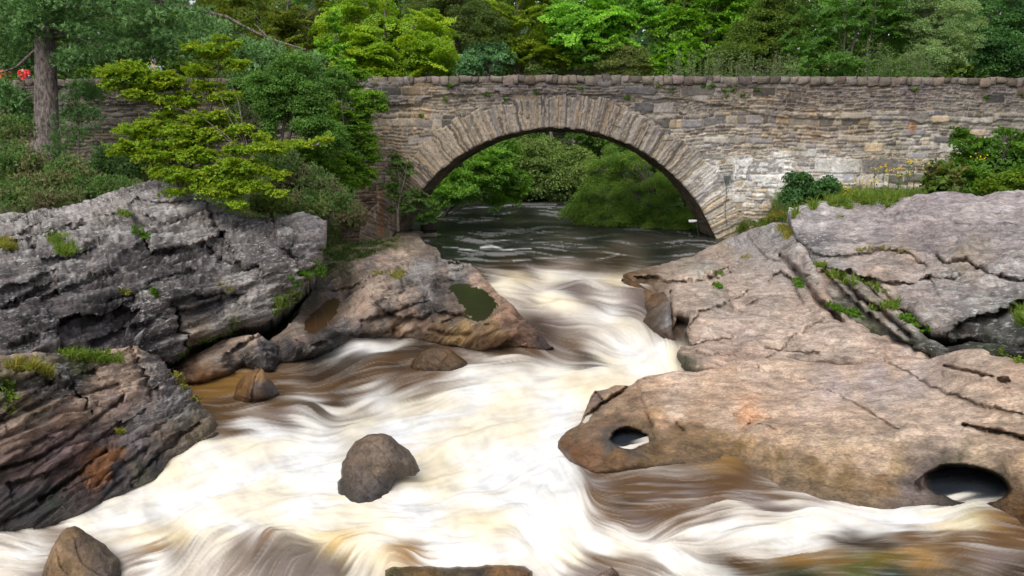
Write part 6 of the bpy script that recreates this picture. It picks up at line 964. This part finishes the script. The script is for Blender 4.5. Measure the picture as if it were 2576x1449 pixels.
# --- grass tufts on the rocks
BG = br(BG, .55)
TG = [(.14,.22,.03),(.11,.19,.025),(.19,.24,.04)]; TY = [(.28,.27,.05),(.22,.25,.04),(.30,.24,.06)]; TS = [(.30,.26,.12),(.20,.22,.07),(.26,.22,.10)]
def tuft(line, spread, n, ln, pal, label, kind='grass', droop=.5, cat='grass tuft', seed=0, leaf=0, dirx=0.0, group='grass and moss tufts growing on the rocks'):
    rs = np.random.RandomState(seed + 500); pts = []
    for k in range(n):
        u = rs.rand() * (len(line) - 1); i = int(u); a, b = line[i], line[min(i + 1, len(line) - 1)]; f = u - i
        pts.append((a[0] + (b[0] - a[0]) * f + rs.normal() * spread, a[1] + (b[1] - a[1]) * f + rs.normal() * spread * .5))
    sub = pts[:40]; H = [hit(*p) for p in sub]; med = np.median([np.linalg.norm(h[0]) for h in H]); idx = rs.randint(0, len(sub), n)
    P = np.array([H[i][0] if np.linalg.norm(H[i][0]) < med * 1.12 else H[i][0] / np.linalg.norm(H[i][0]) * med for i in idx])
    s_ = med / F * spread; P = P + rs.normal(size=P.shape) * [s_ * .35, s_ * .35, .008]
    D = rs.normal(size=P.shape) * [.5, .5, .25] + [dirx, -.15, 1]; base = P.mean(0)
    V, Q = blade_arr(P, D, ln * (.45 + .8 * rs.rand(n)), .007 + med * .00045, rs, droop); C = np.repeat(pcol(pal, n, rs, .25), 6, 0)
    if leaf:
        V2, Q2 = leaf_arr(P[:leaf] + rs.normal(size=(min(leaf, n), 3)) * [s_*.3, s_*.3, .02] + [0, 0, .03], rs.normal(size=(min(leaf, n), 3)) * .4 + [0, 0, 1], .05, .045, rs)
        C = np.concatenate([C, np.repeat(pcol(pal, min(leaf, n), rs, .2), 4, 0)]); Q = np.concatenate([Q, Q2 + len(V)]); V = np.concatenate([V, V2])
    span = max(abs(line[-1][0] - line[0][0]), abs(line[-1][1] - line[0][1]))
    if span > 55: o = mesh('ground_cover', V, Q, GRASS, None, False, {'col': ('FLOAT_COLOR', C)}, loc=base); return tag(o, label, cat, None, 'stuff')
    o = mesh('grass_tuft', V, Q, GRASS, None, False, {'col': ('FLOAT_COLOR', C)}, loc=base); return tag(o, label, cat, group)
tufts = [
 ([(165,893),(225,900),(285,908)],12,900,.15,TG,'wide green tuft on the flat pink top of the dipping slab',200),
 ([(30,925),(75,925),(110,938),(125,955)],8,700,.17,TY,'yellowish tuft arching over the upper edge of the dipping slab',0),
 ([(10,960),(25,1000),(20,1040)],8,200,.06,TG,'small dark green tuft in the mossy seam of the dipping slab',120),
 ([(0,615),(15,620),(25,628)],9,350,.16,TY,'rounded straw coloured tuft at the picture edge on the layered rock',0),
 ([(130,600),(160,630),(185,640)],15,420,.20,TG,'feathery green tuft in the hollow of the layered rock',60),
 ([(305,535),(325,545)],6,160,.10,TG,'little green tuft in the joint below the beech bush',60),
 ([(335,575),(355,590),(368,600)],6,220,.09,BG,'bright green leafy tuft lower in the same joint',150),
 ([(300,730),(312,738),(330,735)],5,130,.07,TY,'tiny yellow green tuft above the black recess',20),
 ([(388,735),(390,745)],4,100,.08,BG,'tiny bright green tuft beside the lichened pillar',60),
 ([(545,715),(575,725),(590,745)],4,160,.05,TY,'thin strip of yellow moss along the ledge of the layered rock',0),
 ([(460,885),(500,862),(540,850),(600,830)],7,380,.07,BG,'bright leafy plants in the crack under the layered rock',300),
 ([(445,900),(460,890)],5,140,.08,BG,'bright green tuft under the foot of the lichened pillar',60),
 ([(690,790),(720,760),(740,740)],14,900,.17,TG,'green grass below the rounded end of the layered rock',120),
 ([(745,715),(780,690),(800,680)],14,700,.13,BG,'bright green leafy weeds at the rounded end of the layered rock',200),
 ([(800,640),(850,625),(920,615),(990,605)],12,900,.12,[(.06,.10,.02),(.09,.13,.03)],'low dark weeds along the foot of the wall left of the arch',300),
 ([(820,660),(870,640),(950,625)],18,1400,.13,[(.08,.12,.025),(.05,.09,.02)],'mossy weeds on the top of the central pink ledge',200),
 ([(985,690),(1000,700),(1010,680)],7,260,.12,TY,'olive tuft standing on the central pink ledge',0),
 ([(940,690),(965,685)],6,130,.06,TY,'small mossy tuft left of the olive tuft',20),
 ([(440,940),(455,965),(485,990),(500,1015)],5,260,.06,TY,'moss tufts down the right edge of the dipping slab',60),
 ([(295,1085),(305,1090)],4,120,.08,TY,'single small yellow tuft in the middle of the dipping slab',0),
 ([(1855,580),(1880,570),(1915,560)],10,700,.22,TG,'green tuft at the right foot of the arch',150),
 ([(1915,560),(1950,548),(1980,545)],9,700,.24,[(.30,.28,.05),(.24,.27,.04),(.35,.24,.06)],'golden tuft beside the corner of the purple grey slab',0),
 ([(1970,570),(1985,600)],7,450,.20,TY,'yellow green grass hanging down the corner of the purple grey slab',0),
 ([(1870,650),(1880,645)],4,110,.06,TY,'brownish moss cushion on the pinkish shelf below the arch',0),
 ([(1800,685),(1812,690)],5,120,.08,TG,'little tuft in the notch of the pinkish shelf',20),
 ([(1795,715),(1812,725)],4,160,.07,BG,'bright green cushion left on the pinkish shelf',120),
 ([(2010,705),(2012,725)],5,180,.07,BG,'bright green cushion in the fissure of the pinkish shelf',150),
 ([(2055,665),(2070,675)],6,240,.12,TG,'grass tuft at the upper tip of the grassy crevice',0),
 ([(2085,690),(2110,700),(2140,710)],9,600,.14,TG,'thick grass tuft at the head of the grassy crevice',0),
 ([(2150,632),(2200,622),(2270,632)],6,300,.06,TY,'thin line of yellow moss along the arc in the purple grey slab',0),
 ([(2165,705),(2200,718),(2225,735)],8,300,.08,TG,'green tufts on the step under the lens shaped slab',60),
 ([(2205,780),(2240,765),(2262,775)],9,520,.15,TG,'long grass tuft in the middle of the crevice',60),
 ([(2080,765),(2120,785),(2170,800)],7,420,.07,BG,'leafy strip in the lower fissure of the pinkish shelf',300),
 ([(2270,790),(2300,815),(2335,835)],7,420,.10,BG,'leafy green strip along the edge of the overhanging slab',250),
 ([(2560,780),(2590,820)],10,500,.22,TG,'tall dark green tuft by the shaded hollow at the picture edge',0),
 ([(2510,885),(2550,900),(2580,915)],4,260,.05,TG,'thin moss line in the joint of the far right hump',60),
 ([(2110,545),(2120,548)],4,60,.05,TG,'tiny tuft near the top of the purple grey slab',0),
 ([(2000,540),(2080,515),(2180,508),(2260,505)],10,1300,.35,TG,'fringe of tall grass behind the rim of the purple grey slab',200),
]
for i, t in enumerate(tufts): tuft(t[0], t[1], t[2], t[3], t[4], t[5], leaf=t[6], seed=i)
# small ferns in the bridge masonry
for i, (px, py) in enumerate([(1225,322 - 85),(1060,290),(1120,250),(1270,250),(1350,232),(1690,225),(1770,218),(1790,215),(1820,228),(1845,225),(1825,242),(1655,215),(1580,245),(1870,238),(1905,225),(2300,225),(2570,240),(1460,222),(1130,215),(2480,245)]):
    h_, n_ = hit(px, py); rs = np.random.RandomState(900 + i); k = 26; P = h_ + rs.normal(size=(k, 3)) * [.06, .02, .035] + [0, -.04, 0]
    V, Q = leaf_arr(P, rs.normal(size=(k, 3)) * .5 + [0, -.5, .8], .09, .045, rs); o = mesh('wall_fern', V, Q, LEAF, None, False, {'col': ('FLOAT_COLOR', np.repeat(pcol(BG, k, rs), 4, 0))}, loc=h_)
    tag(o, 'small bright green fern rooted in the masonry of the bridge face', 'fern', 'small ferns in the bridge masonry')
print('LEAVES', COUNT[0])
# ------------------------------------------------------------------ people on the road
def skin_body(name, verts, edges, radii, mat, parent, sub=2):
    me = bpy.data.meshes.new(name); me.from_pydata(verts, edges, []); me.update(); o = bpy.data.objects.new(name, me); COL.objects.link(o); o.parent = parent
    me.materials.append(mat)
    sk = o.modifiers.new('skin', 'SKIN'); sk.use_smooth_shade = True
    if not me.skin_vertices: me.attributes  # created by the modifier
    lay = me.skin_vertices[0] if me.skin_vertices else None
    if lay is None: return o
    for v, r in zip(lay.data, radii): v.radius = r if isinstance(r, tuple) else (r, r); 
    lay.data[0].use_root = True
    sb = o.modifiers.new('sub', 'SUBSURF'); sb.levels = 1; sb.render_levels = sub; return o
def person(px, label, jacket, sleeve, hair, trousers, Y=31.0, rot=0.0, lean=0.0, height=1.72):
    x = at(px, 200, Y).x; rt = empty('person', (x, Y, 2.15), label, 'person'); rt.rotation_euler = (0, 0, rot)
    s = height / 1.72; skin = mat_plain('skin', (.42, .26, .19), .6, var=.05)
    v = [(0,0,.95),(0,.0,1.15),(0,0,1.38),(0,-.01,1.50),(0,-.02,1.60),(0,-.02,1.68),
         (.20,0,1.42),(.27,.01,1.16),(.26,-.06,.92),(.26,-.07,.84),(-.20,0,1.42),(-.27,.01,1.16),(-.26,-.06,.92),(-.26,-.07,.84),
         (.10,0,.86),(.11,-.01,.48),(.11,.02,.09),(.12,-.13,.04),(-.10,0,.86),(-.11,-.01,.48),(-.11,.02,.09),(-.12,-.13,.04)]
    r = [(.15,.11),(.14,.10),(.16,.11),.055,.085,.08,.055,.045,.033,.03,.055,.045,.033,.03,.085,.06,.042,.035,.085,.06,.042,.035]
    e = [(0,1),(1,2),(2,3),(3,4),(4,5),(2,6),(6,7),(7,8),(8,9),(2,10),(10,11),(11,12),(12,13),(0,14),(14,15),(15,16),(16,17),(0,18),(18,19),(19,20),(20,21)]
    for sd, h in ((1, 9), (-1, 13)):
        for k, (dx, dy, l) in enumerate([(-.045,-.03,.05),(-.02,-.02,.085),(0,-.01,.09),(.02,0,.085),(.035,.01,.07)]):
            b = v[h]; v.append((b[0] + sd * dx * -.6, b[1] + dy, b[2] - l * .55)); r.append(.009); e.append((h, len(v) - 1)); v.append((b[0] + sd * dx * -.5, b[1] + dy - .012, b[2] - l)); r.append(.008); e.append((len(v) - 2, len(v) - 1))
    v = [(a * s, b * s, c * s) for a, b, c in v]; skin_body('body', v, e, r, skin, rt)
    tm = mat_plain('trousers', trousers, .9, var=.1)
    skin_body('trousers', [v[0], v[14], v[15], tuple(np.array(v[15]) * .15 + np.array(v[16]) * .85), v[18], v[19], tuple(np.array(v[19]) * .15 + np.array(v[20]) * .85)], [(0,1),(1,2),(2,3),(0,4),(4,5),(5,6)], [(.165,.125),.10,.075,.06,.10,.075,.06], tm, rt)
    jm = mat_plain('jacket', jacket, .7, var=.08)
    skin_body('jacket', [(0,0,.93*s), v[1], v[2], (0,-.01,1.47*s), v[6], (.25*s,.01,1.26*s), v[10], (-.25*s,.01,1.26*s)], [(0,1),(1,2),(2,3),(2,4),(4,5),(2,6),(6,7)], [(.19,.14),(.185,.135),(.185,.135),.07,.08,.068,.08,.068], jm, rt)
    sm = mat_plain('sleeve', sleeve, .7, var=.08)
    for k in (5, 7):
        a = [(.25*s,.01,1.26*s), v[7], v[8]] if k == 5 else [(-.25*s,.01,1.26*s), v[11], v[12]]
        skin_body('sleeve', a, [(0,1),(1,2)], [.069, .062, .048], sm, rt)
    hm = mat_plain('hair', hair, .8, var=.2); V, q = rstone(np.random.RandomState(1), (0, .015, 1.655 * s), (.21, .23, .24), 9, .9); V[:, 1] += np.where(V[:, 2] < 1.62 * s, .03, 0); mesh('hair', V, q, hm, rt)
    fv, fq = rstone(np.random.RandomState(2), (0, -.115, 1.62 * s), (.03, .035, .05), 5, .8); mesh('nose', fv, fq, skin, rt)
    return rt
person(62, 'person with grey hair, red jacket and navy sleeves behind the wall by the pine', (.62,.02,.025), (.03,.035,.08), (.32,.31,.30), (.3,.26,.2), rot=math.pi * .9)
person(6, 'person with white hair and an orange jacket at the left picture edge', (.75,.09,.015), (.75,.09,.015), (.6,.6,.58), (.1,.1,.12), rot=math.pi * 1.1, height=1.76)
person(388, 'person in a pale blue grey jacket half hidden behind the beech bush on the road', (.30,.36,.46), (.25,.3,.4), (.6,.6,.6), (.1,.1,.14), rot=.3, height=1.9)
# wire cage with a box on the bridge face
met = mat_plain('galvanised_wire', (.16,.16,.14), .6, .6, var=.1); grn = mat_plain('grey_green_plastic', (.10,.13,.12), .5, var=.1); wht = mat_plain('white_plastic', (.45,.46,.46), .5, var=.05); cab = mat_plain('black_cable', (.03,.03,.03), .6, var=.1)
c0 = np.array(at(1832, 447, YB - .22)); rt = empty('sensor_cage', c0, 'small wire cage holding a grey green box on the whitened bridge masonry', 'wire cage')
mb = MB(); w, h_ = .36, .34
for k in range(9):
    a = -w / 2 + w * k / 8; mb.tube(np.array([[a, 0, -h_ / 2], [a, 0, h_ / 2]]), .005, 4); b_ = -h_ / 2 + h_ * k / 8; mb.tube(np.array([[-w / 2, 0, b_], [w / 2, 0, b_]]), .005, 4)
for sx in (-1, 1):
    for sz in (-1, 1): mb.tube(np.array([[sx * w / 2, 0, sz * h_ / 2], [sx * w / 2, .28, sz * h_ / 2]]), .008, 5)
    for k in range(5): b_ = -h_ / 2 + h_ * k / 4; mb.tube(np.array([[sx * w / 2, 0, b_], [sx * w / 2, .28, b_]]), .005, 4)
mb.build('wire_mesh', met, rt)
mb = MB(); V, q = box_arr((0, .12, -.02), (.20, .14, .10)); mb.add(V, q); V, q = box_arr((0, .12, .045), (.22, .16, .03)); mb.add(V, q); V, q = box_arr((0, .12, -.15), (.13, .10, .14)); mb.add(V, q); mb.build('sensor_box', grn, rt, smooth=False)
mb = MB(); mb.tube(np.array([np.array(at(1826 + 2 * math.sin(k), 465 + k * 13, YB - .10)) for k in range(9)]) - c0, .008, 5); mb.build('cable', cab, rt)
c1 = np.array(at(1742, 556, YB + .15)); rt = empty('gauge_housing', c1, 'small white cylindrical gauge housing inside the right foot of the arch', 'gauge')
mb = MB(); V, q = rstone(np.random.RandomState(6), (0, 0, 0), (.30, .09, .09), 9, .35); mb.add(V, q); mb.build('housing', wht, rt)
mb = MB(); mb.tube(np.array([[.14, 0, 0], [.3, .05, -.02], [.5, .1, -.03]]), .018, 5); mb.tube(np.array([[.15, 0, -.05], [.2, 0, -.35], [.3, .02, -.7]]), .012, 5); mb.build('bracket', cab, rt)

# ------------------------------------------------------------------ light, camera, render
w = bpy.data.worlds.new('World'); sc.world = w; w.use_nodes = True; nt = w.node_tree; nt.nodes.clear()
sky = N(nt, 'ShaderNodeTexSky'); sky.sky_type = 'NISHITA'; sky.sun_disc = False; EL, AZ = math.radians(48), math.radians(200)
sky.sun_elevation = EL; sky.sun_rotation = AZ; sky.air_density = 1.0; sky.dust_density = 4.0; sky.ozone_density = 1.0
hs = N(nt, 'ShaderNodeHueSaturation'); hs.inputs['Saturation'].default_value = .30; L(nt, sky.outputs[0], hs.inputs['Color'])
bg = N(nt, 'ShaderNodeBackground'); bg.inputs['Strength'].default_value = .15; L(nt, hs.outputs[0], bg.inputs['Color']); wo = N(nt, 'ShaderNodeOutputWorld'); L(nt, bg.outputs[0], wo.inputs[0])
sl = bpy.data.lights.new('sun', 'SUN'); sl.energy = 1.2; sl.angle = math.radians(45); sl.color = (1, .97, .92); so = bpy.data.objects.new('sun', sl); COL.objects.link(so)
sd = Vector((math.sin(AZ) * math.cos(EL), math.cos(AZ) * math.cos(EL), math.sin(EL))); so.rotation_euler = sd.to_track_quat('Z', 'Y').to_euler()
cam = bpy.data.cameras.new('camera'); cam.sensor_width = 36; cam.lens = 36 * F / 2576; cam.clip_end = 2000; cam.clip_start = .1
co = bpy.data.objects.new('camera', cam); COL.objects.link(co); co.location = (0, 0, 0); co.rotation_euler = (math.radians(90) - TH, 0, 0); sc.camera = co
sc.view_settings.view_transform = 'Standard'; sc.view_settings.look = 'None'; sc.view_settings.gamma = 1; sc.view_settings.exposure = 0.5
sc.render.engine = 'CYCLES'; sc.cycles.max_bounces = 6; sc.cycles.diffuse_bounces = 3; sc.cycles.glossy_bounces = 3; sc.cycles.transmission_bounces = 4; sc.cycles.caustics_reflective = False; sc.cycles.caustics_refractive = False
sc.cycles.use_denoising = True
